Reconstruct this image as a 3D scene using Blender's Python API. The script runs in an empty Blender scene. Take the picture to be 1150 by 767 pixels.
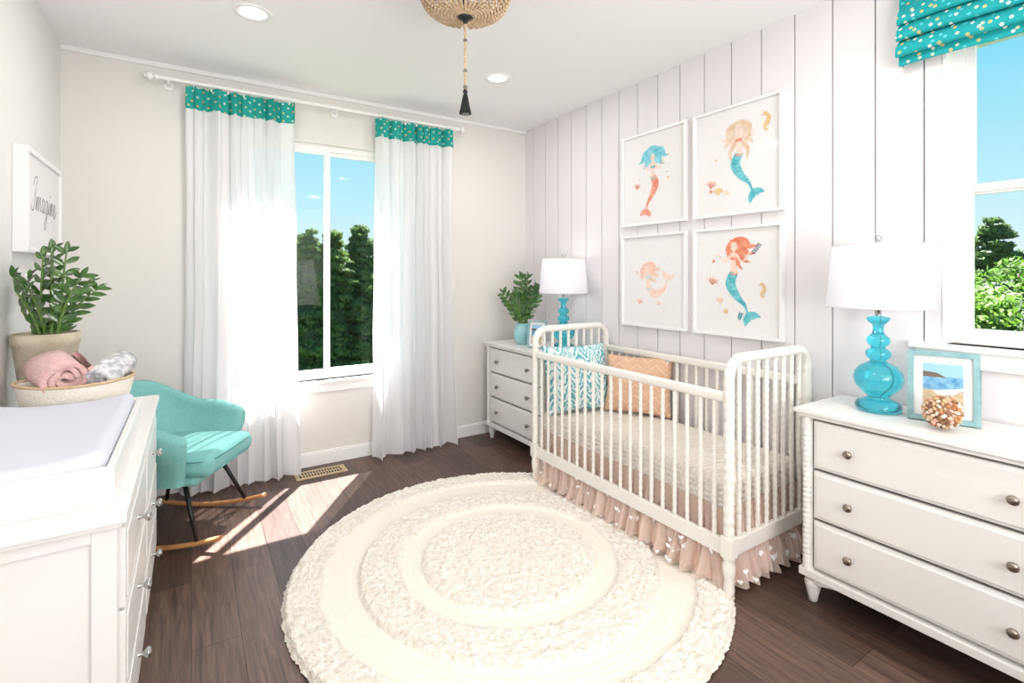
import bpy, math, random
from math import sin, cos, pi, sqrt, radians, atan2
from mathutils import Vector, Matrix, noise
random.seed(11)
S = bpy.context.scene
try:
    S.view_settings.view_transform = 'Standard'
    S.view_settings.look = 'None'
except Exception as e:
    print(e)

# ------------------------------------------------------------------ helpers
def s(r, g, b):
    def f(c):
        c /= 255.0
        return c / 12.92 if c <= 0.04045 else ((c + 0.055) / 1.055) ** 2.4
    return (f(r), f(g), f(b))

def lerp(a, b, t): return a + (b - a) * t
def smooth(t):
    t = max(0.0, min(1.0, t)); return t * t * (3 - 2 * t)

def mat(name, col, rough=.5, metal=0., bump=None, var=None, coat=0, sheen=0, emit=0, trans=0, spec=None):
    m = bpy.data.materials.new(name); m.use_nodes = True
    nt = m.node_tree; b = nt.nodes['Principled BSDF']; N = nt.nodes.new; L = nt.links.new
    b.inputs['Base Color'].default_value = (*col, 1)
    b.inputs['Roughness'].default_value = rough
    b.inputs['Metallic'].default_value = metal
    if coat: b.inputs['Coat Weight'].default_value = coat; b.inputs['Coat Roughness'].default_value = .05
    if sheen: b.inputs['Sheen Weight'].default_value = sheen
    if trans: b.inputs['Transmission Weight'].default_value = trans
    if spec is not None: b.inputs['Specular IOR Level'].default_value = spec
    if emit:
        b.inputs['Emission Color'].default_value = (*col, 1); b.inputs['Emission Strength'].default_value = emit
    tc = N('ShaderNodeTexCoord')
    if var:
        n = N('ShaderNodeTexNoise'); n.inputs['Scale'].default_value = var[0]; n.inputs['Detail'].default_value = 5
        L(tc.outputs['Object'], n.inputs['Vector'])
        r = N('ShaderNodeValToRGB'); r.color_ramp.elements[0].position = .32; r.color_ramp.elements[1].position = .68
        r.color_ramp.elements[0].color = (*col, 1); r.color_ramp.elements[1].color = (*var[1], 1)
        L(n.outputs['Fac'], r.inputs['Fac']); L(r.outputs['Color'], b.inputs['Base Color'])
    if bump:
        n = N('ShaderNodeTexNoise'); n.inputs['Scale'].default_value = bump[0]; n.inputs['Detail'].default_value = 6
        L(tc.outputs['Object'], n.inputs['Vector'])
        bp = N('ShaderNodeBump'); bp.inputs['Strength'].default_value = bump[1]; bp.inputs['Distance'].default_value = .01
        L(n.outputs['Fac'], bp.inputs['Height']); L(bp.outputs['Normal'], b.inputs['Normal'])
    return m

class MB:
    def __init__(self): self.v = []; self.f = []; self.m = []; self.sm = []; self.mats = []; self.T = None
    def mi(self, m):
        if m not in self.mats: self.mats.append(m)
        return self.mats.index(m)
    def add(self, vs, fs, m, sm=False):
        o = len(self.v)
        if self.T is not None: vs = [self.T @ Vector(p) for p in vs]
        self.v.extend([tuple(p) for p in vs]); k = self.mi(m)
        for f in fs:
            self.f.append([i + o for i in f]); self.m.append(k); self.sm.append(sm)
    def box(self, x0, x1, y0, y1, z0, z1, m):
        v = [(x, y, z) for x in (x0, x1) for y in (y0, y1) for z in (z0, z1)]
        self.add(v, [(0, 1, 3, 2), (4, 6, 7, 5), (0, 4, 5, 1), (2, 3, 7, 6), (0, 2, 6, 4), (1, 5, 7, 3)], m)
    def grid(self, fn, nu, nv, m, cu=False, cv=False, sm=True):
        U = nu if cu else nu + 1; V = nv if cv else nv + 1
        vs = [fn(i / nu, j / nv) for i in range(U) for j in range(V)]
        fs = []
        for i in range(nu):
            for j in range(nv):
                a = (i % U) * V + j % V; b = ((i + 1) % U) * V + j % V
                c = ((i + 1) % U) * V + (j + 1) % V; d = (i % U) * V + (j + 1) % V
                fs.append((a, b, c, d))
        self.add(vs, fs, m, sm)
    def lathe(self, prof, m, seg=24, c=(0, 0, 0), sx=1, sy=1, R=None, capb=True, capt=True):
        vs = []; n = len(prof)
        for r, z in prof:
            for k in range(seg):
                a = 2 * pi * k / seg
                p = Vector((r * cos(a) * sx, r * sin(a) * sy, z))
                if R is not None: p = R @ p
                vs.append(p + Vector(c))
        fs = [(i * seg + k, i * seg + (k + 1) % seg, (i + 1) * seg + (k + 1) % seg, (i + 1) * seg + k) for i in range(n - 1) for k in range(seg)]
        self.add(vs, fs, m, True)
        if capb: self.add(vs[:seg], [tuple(reversed(range(seg)))], m, False)
        if capt: self.add(vs[-seg:], [tuple(range(seg))], m, False)
    def tube(self, pts, rad, m, seg=10, flat=None):
        pts = [Vector(p) for p in pts]; n = len(pts)
        if not hasattr(rad, '__len__'): rad = [rad] * n
        t0 = (pts[1] - pts[0]).normalized()
        up = Vector((0, 0, 1)) if abs(t0.z) < .9 else Vector((1, 0, 0))
        nrm = t0.cross(up).normalized(); vs = []
        for i in range(n):
            t = (pts[min(i + 1, n - 1)] - pts[max(i - 1, 0)]).normalized()
            nrm = (nrm - t * nrm.dot(t)).normalized(); bi = t.cross(nrm)
            for k in range(seg):
                a = 2 * pi * k / seg
                fx, fy = (1, 1) if flat is None else flat
                vs.append(pts[i] + (nrm * cos(a) * fx + bi * sin(a) * fy) * rad[i])
        fs = [(i * seg + k, i * seg + (k + 1) % seg, (i + 1) * seg + (k + 1) % seg, (i + 1) * seg + k) for i in range(n - 1) for k in range(seg)]
        fs += [tuple(reversed(range(seg))), tuple(range((n - 1) * seg, n * seg))]
        self.add(vs, fs, m, True)
    def ball(self, c, r, m, seg=12, rings=8, R=None):
        if not hasattr(r, '__len__'): r = (r, r, r)
        vs = []
        for i in range(rings + 1):
            th = pi * i / rings
            for k in range(seg):
                a = 2 * pi * k / seg
                p = Vector((r[0] * sin(th) * cos(a), r[1] * sin(th) * sin(a), r[2] * cos(th)))
                if R is not None: p = R @ p
                vs.append(p + Vector(c))
        fs = [(i * seg + k, (i + 1) * seg + k, (i + 1) * seg + (k + 1) % seg, i * seg + (k + 1) % seg) for i in range(rings) for k in range(seg)]
        self.add(vs, fs, m, True)
    def prism(self, pts, vec, m):
        n = len(pts); vec = Vector(vec); a = [Vector(p) for p in pts]; b = [p + vec for p in a]
        self.add(a + b, [tuple(range(n)), tuple(reversed(range(n, 2 * n)))] + [(i, i + n, (i + 1) % n + n, (i + 1) % n) for i in range(n)], m)
    def rbox(self, c, size, r, m, R=None, k=4, mid=5, fn=None):
        h = [q / 2 for q in size]; co = []
        for q in h:
            rr = min(r, q * .999); L = []
            for i in range(k): L.append(-q + rr * i / k)
            for i in range(mid + 1): L.append(lerp(-(q - rr), q - rr, i / mid))
            for i in range(1, k + 1): L.append(q - rr + rr * i / k)
            co.append(L)
        for ax in range(3):
            for sg in (-1, 1):
                A = co[(ax + 1) % 3]; Bc = co[(ax + 2) % 3]; vs = []
                for a in A:
                    for b in Bc:
                        p = [0, 0, 0]; p[ax] = sg * h[ax]; p[(ax + 1) % 3] = a; p[(ax + 2) % 3] = b
                        inn = [max(-(h[i] - min(r, h[i] * .999)), min(h[i] - min(r, h[i] * .999), p[i])) for i in range(3)]
                        d = Vector(p) - Vector(inn)
                        if d.length > 1e-9: d = d.normalized() * min(r, min(h) * .999 if min(h) < r else r)
                        q = Vector(inn) + d
                        if fn: q = fn(q)
                        if R is not None: q = R @ q
                        vs.append(q + Vector(c))
                nb = len(Bc)
                fs = [(i * nb + j, (i + 1) * nb + j, (i + 1) * nb + j + 1, i * nb + j + 1) for i in range(len(A) - 1) for j in range(nb - 1)]
                self.add(vs, fs, m, True)
    def obj(self, name, loc=(0, 0, 0), rotz=0, bevel=0, merge=False, recalc=True, parent=None, segs=2):
        me = bpy.data.meshes.new(name); me.from_pydata(self.v, [], self.f)
        for m in self.mats: me.materials.append(m)
        me.polygons.foreach_set('material_index', self.m); me.polygons.foreach_set('use_smooth', self.sm)
        me.update()
        if recalc or merge:
            import bmesh
            bm = bmesh.new(); bm.from_mesh(me)
            if merge: bmesh.ops.remove_doubles(bm, verts=bm.verts, dist=1e-5)
            if recalc: bmesh.ops.recalc_face_normals(bm, faces=bm.faces)
            bm.to_mesh(me); bm.free()
        o = bpy.data.objects.new(name, me); S.collection.objects.link(o)
        o.location = loc; o.rotation_euler = (0, 0, rotz)
        if bevel:
            md = o.modifiers.new('bevel', 'BEVEL'); md.width = bevel; md.segments = segs; md.limit_method = 'ANGLE'; md.angle_limit = radians(50)
        if parent: o.parent = parent
        return o

def rotm(ax, deg): return Matrix.Rotation(radians(deg), 3, ax)

# ------------------------------------------------------------------ materials
M_wall = mat('wall_paint', s(226, 223, 219), .8, bump=(180, .04))
M_wallL = mat('wall_paint_left', s(230, 228, 226), .8, bump=(180, .04))
M_ceil = mat('ceiling_paint', s(245, 244, 244), .9, bump=(160, .04))
M_board = mat('shiplap_paint', s(230, 226, 228), .55)
M_groove = mat('shiplap_groove', s(105, 99, 101), .9)
M_trim = mat('trim_paint', s(242, 241, 240), .4)
M_white = mat('white_lacquer', s(236, 234, 231), .32)
M_crib = mat('crib_cream_lacquer', s(240, 236, 229), .35)
M_nickel = mat('brushed_nickel', s(150, 140, 130), .3, 1)
M_silver = mat('polished_silver', s(190, 190, 190), .2, 1)
M_black = mat('black_metal', s(35, 36, 38), .4, .3)
M_dark = mat('dark_shadow_gap', s(60, 58, 58), .9)
M_gap = mat('drawer_gap', s(150, 146, 142), .9)

def wood_floor():
    m = bpy.data.materials.new('dark_plank_floor'); m.use_nodes = True
    nt = m.node_tree; b = nt.nodes['Principled BSDF']; N = nt.nodes.new; L = nt.links.new
    tc = N('ShaderNodeTexCoord'); sep = N('ShaderNodeSeparateXYZ'); L(tc.outputs['Object'], sep.inputs[0])
    cmb = N('ShaderNodeCombineXYZ'); L(sep.outputs['Y'], cmb.inputs['X']); L(sep.outputs['X'], cmb.inputs['Y'])
    br = N('ShaderNodeTexBrick'); L(cmb.outputs[0], br.inputs['Vector'])
    br.offset = .37; br.inputs['Scale'].default_value = 1; br.inputs['Brick Width'].default_value = 1.35
    br.inputs['Row Height'].default_value = .165; br.inputs['Mortar Size'].default_value = .0016
    br.inputs['Mortar Smooth'].default_value = .3
    br.inputs['Color1'].default_value = (*s(106, 84, 75), 1); br.inputs['Color2'].default_value = (*s(68, 52, 47), 1)
    br.inputs['Mortar'].default_value = (*s(26, 19, 18), 1)
    mp = N('ShaderNodeMapping'); mp.inputs['Scale'].default_value = (26, 1.6, 1); L(tc.outputs['Object'], mp.inputs['Vector'])
    n = N('ShaderNodeTexNoise'); n.inputs['Scale'].default_value = 2.2; n.inputs['Detail'].default_value = 9; n.inputs['Roughness'].default_value = .65
    n.inputs['Distortion'].default_value = .8
    L(mp.outputs[0], n.inputs['Vector'])
    r = N('ShaderNodeValToRGB'); r.color_ramp.elements[0].position = .3; r.color_ramp.elements[1].position = .72
    r.color_ramp.elements[0].color = (.36, .33, .32, 1); r.color_ramp.elements[1].color = (1.5, 1.42, 1.36, 1)
    L(n.outputs['Fac'], r.inputs['Fac'])
    mx = N('ShaderNodeMixRGB'); mx.blend_type = 'MULTIPLY'; mx.inputs['Fac'].default_value = 1
    L(br.outputs['Color'], mx.inputs['Color1']); L(r.outputs['Color'], mx.inputs['Color2'])
    L(mx.outputs[0], b.inputs['Base Color'])
    b.inputs['Roughness'].default_value = .4
    bp = N('ShaderNodeBump'); bp.inputs['Strength'].default_value = .25; bp.inputs['Distance'].default_value = .004
    ad = N('ShaderNodeMath'); ad.operation = 'MULTIPLY_ADD'; L(br.outputs['Fac'], ad.inputs[0]); ad.inputs[1].default_value = -1.5
    L(n.outputs['Fac'], ad.inputs[2]); L(ad.outputs[0], bp.inputs['Height']); L(bp.outputs['Normal'], b.inputs['Normal'])
    return m
M_floor = wood_floor()

def dotted(name, base, dots, scale, rad, axes=('X', 'Z'), rnd=.25, rough=.8, transl=0):
    m = bpy.data.materials.new(name); m.use_nodes = True
    nt = m.node_tree; b = nt.nodes['Principled BSDF']; N = nt.nodes.new; L = nt.links.new
    tc = N('ShaderNodeTexCoord'); sep = N('ShaderNodeSeparateXYZ'); L(tc.outputs['Object'], sep.inputs[0])
    cmb = N('ShaderNodeCombineXYZ'); L(sep.outputs[axes[0]], cmb.inputs['X']); L(sep.outputs[axes[1]], cmb.inputs['Y'])
    mp = N('ShaderNodeMapping'); mp.inputs['Rotation'].default_value = (0, 0, .75); L(cmb.outputs[0], mp.inputs['Vector'])
    v = N('ShaderNodeTexVoronoi'); v.voronoi_dimensions = '2D'; v.inputs['Scale'].default_value = scale; v.inputs['Randomness'].default_value = rnd
    L(mp.outputs[0], v.inputs['Vector'])
    lt = N('ShaderNodeMath'); lt.operation = 'LESS_THAN'; lt.inputs[1].default_value = rad; L(v.outputs['Distance'], lt.inputs[0])
    sp = N('ShaderNodeSeparateColor'); L(v.outputs['Color'], sp.inputs[0])
    r = N('ShaderNodeValToRGB'); r.color_ramp.interpolation = 'CONSTANT'
    els = r.color_ramp.elements
    els[0].color = (*dots[0], 1); els[1].color = (*dots[-1], 1); els[1].position = (len(dots) - 1) / len(dots)
    for i in range(1, len(dots) - 1):
        e = els.new(i / len(dots)); e.color = (*dots[i], 1)
    L(sp.outputs[0], r.inputs['Fac'])
    mx = N('ShaderNodeMixRGB'); L(lt.outputs[0], mx.inputs['Fac']); mx.inputs['Color1'].default_value = (*base, 1)
    L(r.outputs['Color'], mx.inputs['Color2']); L(mx.outputs[0], b.inputs['Base Color']); b.inputs['Roughness'].default_value = rough
    if transl:
        t = N('ShaderNodeBsdfTranslucent'); L(mx.outputs[0], t.inputs['Color'])
        ms = N('ShaderNodeMixShader'); ms.inputs[0].default_value = transl
        L(b.outputs[0], ms.inputs[1]); L(t.outputs[0], ms.inputs[2]); L(ms.outputs[0], nt.nodes['Material Output'].inputs['Surface'])
    return m

def sheer(name, col, transl=.4, transp=0.0, bump=None):
    m = bpy.data.materials.new(name); m.use_nodes = True
    nt = m.node_tree; nt.nodes.remove(nt.nodes['Principled BSDF']); N = nt.nodes.new; L = nt.links.new
    d = N('ShaderNodeBsdfDiffuse'); d.inputs['Color'].default_value = (*col, 1)
    t = N('ShaderNodeBsdfTranslucent'); t.inputs['Color'].default_value = (*col, 1)
    a = N('ShaderNodeMixShader'); a.inputs[0].default_value = transl; L(d.outputs[0], a.inputs[1]); L(t.outputs[0], a.inputs[2])
    out = a
    if transp:
        p = N('ShaderNodeBsdfTransparent'); c = N('ShaderNodeMixShader'); c.inputs[0].default_value = transp
        L(a.outputs[0], c.inputs[1]); L(p.outputs[0], c.inputs[2]); out = c
    if bump:
        tc = N('ShaderNodeTexCoord'); mp = N('ShaderNodeMapping'); mp.inputs['Scale'].default_value = bump[2]
        n = N('ShaderNodeTexNoise'); n.inputs['Scale'].default_value = bump[0]; n.inputs['Detail'].default_value = 4
        L(tc.outputs['Object'], mp.inputs[0]); L(mp.outputs[0], n.inputs['Vector'])
        bp = N('ShaderNodeBump'); bp.inputs['Strength'].default_value = bump[1]; bp.inputs['Distance'].default_value = .004
        L(n.outputs['Fac'], bp.inputs['Height']); L(bp.outputs['Normal'], d.inputs['Normal']); L(bp.outputs['Normal'], t.inputs['Normal'])
    L(out.outputs[0], nt.nodes['Material Output'].inputs['Surface'])
    return m

def glass(name, tint=(1, 1, 1), gl=.06):
    m = bpy.data.materials.new(name); m.use_nodes = True
    nt = m.node_tree; nt.nodes.remove(nt.nodes['Principled BSDF']); N = nt.nodes.new; L = nt.links.new
    t = N('ShaderNodeBsdfTransparent'); t.inputs[0].default_value = (*tint, 1)
    g = N('ShaderNodeBsdfGlossy'); g.inputs['Roughness'].default_value = .02
    a = N('ShaderNodeMixShader'); a.inputs[0].default_value = gl; L(t.outputs[0], a.inputs[1]); L(g.outputs[0], a.inputs[2])
    L(a.outputs[0], nt.nodes['Material Output'].inputs['Surface'])
    return m
M_glass = glass('window_glass', gl=.006)

M_band = dotted('teal_dotted_fabric', s(34, 166, 156), [s(205, 225, 205), s(215, 180, 120), s(200, 225, 215), s(190, 200, 150)], 24, .17, transl=.15)
M_shadefab = dotted('teal_roman_shade_fabric', s(18, 164, 168), [s(235, 235, 225), s(225, 195, 120), s(90, 200, 210), s(215, 220, 190)], 32, .2, axes=('Y', 'Z'), transl=.08, rnd=.7)
M_curtain = sheer('white_linen_curtain', s(249, 249, 251), .37, .08, bump=(60, .35, (6, 6, 1)))

# ------------------------------------------------------------------ room
XL, XR, YB, YF, H = -.643, 2.63, 3.88, -2.2, 2.74
b = MB(); b.box(XL - .12, XR + .15, YF - .12, YB + .14, -.1, 0, M_floor); b.obj('floor')
b = MB(); b.box(XL - .12, XR + .15, YF - .12, YB + .14, H, H + .12, M_ceil); b.obj('ceiling')
b = MB(); b.box(XL - .12, XL, YF - .12, YB + .14, 0, H, M_wallL); b.obj('wall_left')
b = MB(); b.box(XL, XR + .15, YF - .12, YF, 0, H, M_wall); b.obj('wall_front')
WX0, WX1, WZ0, WZ1 = .27, 1.47, .62, 2.37
b = MB()
b.box(XL, WX0, YB, YB + .14, 0, H, M_wall); b.box(WX1, XR + .15, YB, YB + .14, 0, H, M_wall)
b.box(WX0, WX1, YB, YB + .14, 0, WZ0, M_wall); b.box(WX0, WX1, YB, YB + .14, WZ1, H, M_wall)
b.obj('wall_back')
RY0, RY1, RZ0, RZ1 = -.25, .79, 1.11, 2.52
b = MB()
X0 = XR + .012
b.box(X0, X0 + .138, YF, RY0, 0, H, M_groove); b.box(X0, X0 + .138, RY1, YB, 0, H, M_groove)
b.box(X0, X0 + .138, RY0, RY1, 0, RZ0, M_groove); b.box(X0, X0 + .138, RY0, RY1, RZ1, H, M_groove)
y = 1.2156 - .181 * 19
while y < YB:
    a0, a1 = max(y + .003, YF), min(y + .181 - .003, YB)
    if a1 > a0:
        segs = [(a0, a1)]
        if a0 < RY1 and a1 > RY0:
            o0, o1 = max(a0, RY0), min(a1, RY1)
            b.box(XR, X0, o0, o1, 0, RZ0, M_board); b.box(XR, X0, o0, o1, RZ1, H, M_board)
            segs = []
            if a0 < RY0: segs.append((a0, RY0))
            if a1 > RY1: segs.append((RY1, a1))
        for p, q in segs: b.box(XR, X0, p, q, 0, H, M_board)
    y += .181
b.obj('wall_right')
b = MB()
b.box(XR - .004, XR + .15, RY1 - .012, RY1, RZ0, RZ1, M_trim); b.box(XR - .004, XR + .15, RY0, RY0 + .012, RZ0, RZ1, M_trim)
b.box(XR - .004, XR + .15, RY0, RY1, RZ1 - .012, RZ1, M_trim)
b.obj('trim_1')
b = MB(); b.box(XL + .014, 2.62, YB - .014, YB, 0, .088, M_trim); b.box(XL + .014, 2.62, YB - .01, YB, .088, .1, M_trim); b.obj('baseboard_back', bevel=.002)
b = MB(); b.box(XL, XL + .014, YF, YB, 0, .1, M_trim); b.obj('baseboard_left', bevel=.002)
b = MB(); b.box(XR - .014, XR, YF, YB, 0, .1, M_trim); b.obj('baseboard_right', bevel=.002)
b = MB(); b.box(XL, XR, YF, YF + .014, 0, .1, M_trim); b.obj('baseboard_front', bevel=.002)
b = MB(); b.box(XL, XR, YB - .018, YB, H - .03, H, M_trim); b.obj('trim_2', bevel=.004)

# window 1
b = MB()
y0, y1 = YB + .05, YB + .11
fw = .04
b.box(WX0, WX0 + fw, y0, y1, WZ0, WZ1, M_trim); b.box(WX1 - fw, WX1, y0, y1, WZ0, WZ1, M_trim)
b.box(WX0 + fw, WX1 - fw, y0, y1, WZ1 - fw, WZ1, M_trim); b.box(WX0 + fw, WX1 - fw, y0, y1, WZ0, WZ0 + fw, M_trim)
mx = .862
for (a0, a1, yy) in ((WX0 + fw, mx + .022, y0 + .006), (mx - .016, WX1 - fw, y0 + .032)):
    sw = .03; z0, z1 = WZ0 + fw, WZ1 - fw
    b.box(a0, a0 + sw, yy, yy + .022, z0, z1, M_trim); b.box(a1 - sw, a1, yy, yy + .022, z0, z1, M_trim)
    b.box(a0 + sw, a1 - sw, yy, yy + .022, z1 - sw, z1, M_trim); b.box(a0 + sw, a1 - sw, yy, yy + .022, z0, z0 + sw, M_trim)
    b.box(a0 + sw, a1 - sw, yy + .009, yy + .012, z0 + sw, z1 - sw, M_glass)
b.box(WX0 - .05, WX1 + .05, YB - .03, YB + .06, WZ0 - .022, WZ0, M_trim)
b.box(WX0 - .03, WX1 + .03, YB - .014, YB, WZ0 - .085, WZ0 - .022, M_trim)
b.obj('window_1', bevel=.002)
# window 2
b = MB()
x0, x1 = XR + .06, XR + .13; ya, yb = RY0 + .012, RY1 - .012; z0, z1 = RZ0, RZ1 - .012; fw = .035
b.box(x0, x1, ya, ya + fw, z0, z1, M_trim); b.box(x0, x1, yb - fw, yb, z0, z1, M_trim)
b.box(x0, x1, ya + fw, yb - fw, z0, z0 + fw, M_trim); b.box(x0, x1, ya + fw, yb - fw, z1 - fw, z1, M_trim)
zm = 1.745
for (p, q, xx) in ((z0 + fw, zm + .02, x0 + .008), (zm - .02, z1 - fw, x0 + .036)):
    sw = .03
    b.box(xx, xx + .022, ya + fw, ya + fw + sw, p, q, M_trim); b.box(xx, xx + .022, yb - fw - sw, yb - fw, p, q, M_trim)
    b.box(xx, xx + .022, ya + fw + sw, yb - fw - sw, p, p + sw, M_trim); b.box(xx, xx + .022, ya + fw + sw, yb - fw - sw, q - sw, q, M_trim)
    b.box(xx + .009, xx + .012, ya + fw + sw, yb - fw - sw, p + sw, q - sw, M_glass)
b.box(XR - .03, XR + .07, RY0 - .1, RY1 + .11, RZ0 - .024, RZ0, M_trim)
b.box(XR - .016, XR, RY0 - .08, RY1 + .09, RZ0 - .09, RZ0 - .024, M_trim)
b.obj('window_2', bevel=.002)
b = MB(); b.box(XR + .16, XR + .95, -1.5, 4.6, 2.62, 2.72, M_trim); b.obj('sun_block_eave')  # unseen overhang, added to keep direct sun out of the right window

# ------------------------------------------------------------------ curtains
def curtain(name, x0, x1, n, seed):
    b = MB(); rnd = random.Random(seed)
    ph = [rnd.uniform(0, 6.28) for _ in range(8)]
    def pos(t, z):
        k = z / 2.6
        w = t + .045 * sin(2 * pi * 1.3 * t + ph[0]) + .02 * sin(2 * pi * 3.1 * t + ph[1] + z * .5) * (1 - .5 * k)
        amp = lerp(.042, .024, k ** 1.5) * (1 + .45 * sin(2 * pi * 2.3 * t + ph[2] + z * .3))
        yy = amp * sin(2 * pi * n * w + .3 * sin(z * 1.3 + ph[3]))
        yy += .014 * sin(2 * pi * n * 2.35 * w + z * .7 + ph[4]) * (.5 + .5 * sin(2 * pi * 1.1 * t + ph[5]))
        yy += .016 * noise.noise(Vector((t * 6, z * .9, seed))) + .006 * noise.noise(Vector((t * 20, z * 2.2, seed + 3)))
        xx = lerp(x0, x1, t) + .012 * sin(2 * pi * n * 2 * w) * (1 - k * .3) + .012 * noise.noise(Vector((t * 5, z * 1.5, seed + 9)))
        xx += .03 * (1 - k) ** 3 * (t - .5) * 2
        return (xx, 3.775 + max(-.075, min(.075, yy)) - .03 * (1 - k) ** 4, z)
    NU = 170
    b.grid(lambda u, v: pos(u, lerp(.012, 2.455, v)), NU, 70, M_curtain)
    b.grid(lambda u, v: (lambda p: (p[0], p[1] - .002, p[2]))(pos(u, lerp(2.452, 2.595, v))), NU, 6, M_band)
    for i in range(n):
        t = (i + .5) / n
        xx = lerp(x0, x1, t)
        pts = [(xx + .002 * sin(a * 1), 3.775 + .019 * cos(a), 2.617 + .019 * sin(a)) for a in [2 * pi * k / 16 for k in range(17)]]
        b.tube(pts, .0022, M_trim, 6)
        b.box(xx - .004, xx + .004, 3.768, 3.784, 2.58, 2.6, M_trim)
    return b.obj(name, recalc=False)
curtain('curtain', -.03, .62, 7, 3)
curtain('curtain.001', 1.195, 1.825, 7, 8)
b = MB(); R = Matrix.Rotation(pi / 2, 3, 'Y')
b.lathe([(.0125, -.18), (.0125, 1.88)], M_trim, 20, (0, 3.775, 2.617), R=R)
for e, sg in ((-.18, -1), (1.88, 1)):
    for r, dx in ((.018, .0), (.012, .012), (.026, .036), (.012, .058)):
        b.ball((e + sg * dx, 3.775, 2.617), (r * .8, r, r), M_trim, 14, 8)
for xx in (-.12, .9, 1.85):
    b.tube([(xx, 3.878, 2.6), (xx, 3.83, 2.6), (xx, 3.775, 2.602)], .007, M_trim, 8)
    b.lathe([(.026, -.005), (.026, .005)], M_trim, 16, (xx, 3.873, 2.6), R=Matrix.Rotation(pi / 2, 3, 'X'))
b.obj('curtain_rod')

# roman shade
b = MB()
prof = [(.03, 2.73), (.03, 2.56)]
for k in range(3):
    zt = 2.56 - k * .07
    prof += [(.045, zt - .01), (.075 + .006 * k, zt - .055), (.082 + .006 * k, zt - .088), (.07 + .006 * k, zt - .095), (.04, zt - .078)]
prof += [(.05, 2.36), (.055, 2.30), (.048, 2.295)]
def rs(u, v):
    i = v * (len(prof) - 1); k = min(int(i), len(prof) - 2); f = i - k
    o = lerp(prof[k][0], prof[k + 1][0], f); z = lerp(prof[k][1], prof[k + 1][1], f)
    sag = .008 * sin(pi * u) * (2.7 - z) * 2
    return (XR - o, lerp(.925, -.38, u), z - sag + .003 * sin(u * 17))
b.grid(rs, 24, (len(prof) - 1) * 3, M_shadefab)
b.grid(lambda u, v: (XR - lerp(.0, .05, u), .925, lerp(2.30, 2.73, v)), 2, 4, M_shadefab)
b.obj('roman_shade', recalc=False)

# ------------------------------------------------------------------ recessed lights + vent
M_emit = mat('downlight_lens', (1, .97, .93), .5, emit=2)
for i, (x, yy) in enumerate(((.265, 2.88), (1.757, 2.93), (.265, .9), (1.757, .9), (.265, -1.1), (1.757, -1.1))):
    b = MB()
    b.lathe([(.062, .0), (.066, -.004), (.088, -.006), (.092, -.001), (.092, .0)], M_trim, 36, (x, yy, H), capb=False, capt=False)
    b.lathe([(.0005, -.003), (.064, -.003)], M_emit, 36, (x, yy, H), capb=False, capt=False)
    b.obj('recessed_light', recalc=False)
    l = bpy.data.lights.new('downlight', 'AREA'); l.shape = 'DISK'; l.size = .12; l.energy = 7.2 if yy > 2 else 6.2; l.color = (1, .97, .94)
    o = bpy.data.objects.new('downlight_lamp', l); S.collection.objects.link(o); o.location = (x, yy, H - .012)
b = MB(); M_vent = mat('brass_vent', s(206, 184, 148), .4, .4)
b.box(.62, .92, 3.655, 3.76, 0, .006, M_dark)
b.box(.60, .94, 3.64, 3.66, 0, .009, M_vent); b.box(.60, .94, 3.755, 3.775, 0, .009, M_vent)
b.box(.60, .625, 3.66, 3.755, 0, .009, M_vent); b.box(.915, .94, 3.66, 3.755, 0, .009, M_vent)
for i in range(15):
    xx = .64 + i * .019
    b.box(xx, xx + .007, 3.66, 3.755, .004, .009, M_vent)
b.box(.62, .92, 3.703, 3.712, .004, .0095, M_vent)
b.obj('floor_vent', bevel=.001)

# ------------------------------------------------------------------ rug
def rug_mat():
    m = mat('cream_shag_rug', s(246, 238, 226), 1.0, sheen=.1)
    nt = m.node_tree; b_ = nt.nodes['Principled BSDF']; N = nt.nodes.new; L = nt.links.new
    tc = N('ShaderNodeTexCoord')
    v = N('ShaderNodeTexVoronoi'); v.inputs['Scale'].default_value = 120; L(tc.outputs['Object'], v.inputs['Vector'])
    n = N('ShaderNodeTexNoise'); n.inputs['Scale'].default_value = 48; n.inputs['Detail'].default_value = 7; L(tc.outputs['Object'], n.inputs['Vector'])
    ad = N('ShaderNodeMath'); ad.operation = 'SUBTRACT'; L(n.outputs['Fac'], ad.inputs[0]); L(v.outputs['Distance'], ad.inputs[1])
    bp = N('ShaderNodeBump'); bp.inputs['Strength'].default_value = .65; bp.inputs['Distance'].default_value = .009
    L(ad.outputs[0], bp.inputs['Height']); L(bp.outputs['Normal'], b_.inputs['Normal'])
    r = N('ShaderNodeValToRGB'); r.color_ramp.elements[0].position = .3; r.color_ramp.elements[1].position = .58
    r.color_ramp.elements[0].color = (*s(228, 216, 201), 1); r.color_ramp.elements[1].color = (*s(246, 240, 231), 1)
    L(n.outputs['Fac'], r.inputs['Fac']); L(r.outputs['Color'], b_.inputs['Base Color'])
    return m
M_rug = rug_mat()
def rug_mat2():
    m = mat('cream_flat_weave', s(242, 234, 222), 1.0)
    nt = m.node_tree; b_ = nt.nodes['Principled BSDF']; N = nt.nodes.new; L = nt.links.new
    tc = N('ShaderNodeTexCoord')
    v = N('ShaderNodeTexVoronoi'); v.inputs['Scale'].default_value = 80; v.inputs['Randomness'].default_value = .4; L(tc.outputs['Object'], v.inputs['Vector'])
    bp = N('ShaderNodeBump'); bp.invert = True; bp.inputs['Strength'].default_value = .5; bp.inputs['Distance'].default_value = .008
    L(v.outputs['Distance'], bp.inputs['Height']); L(bp.outputs['Normal'], b_.inputs['Normal'])
    return m
M_rug2 = rug_mat2()
RR = 1.02
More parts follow.
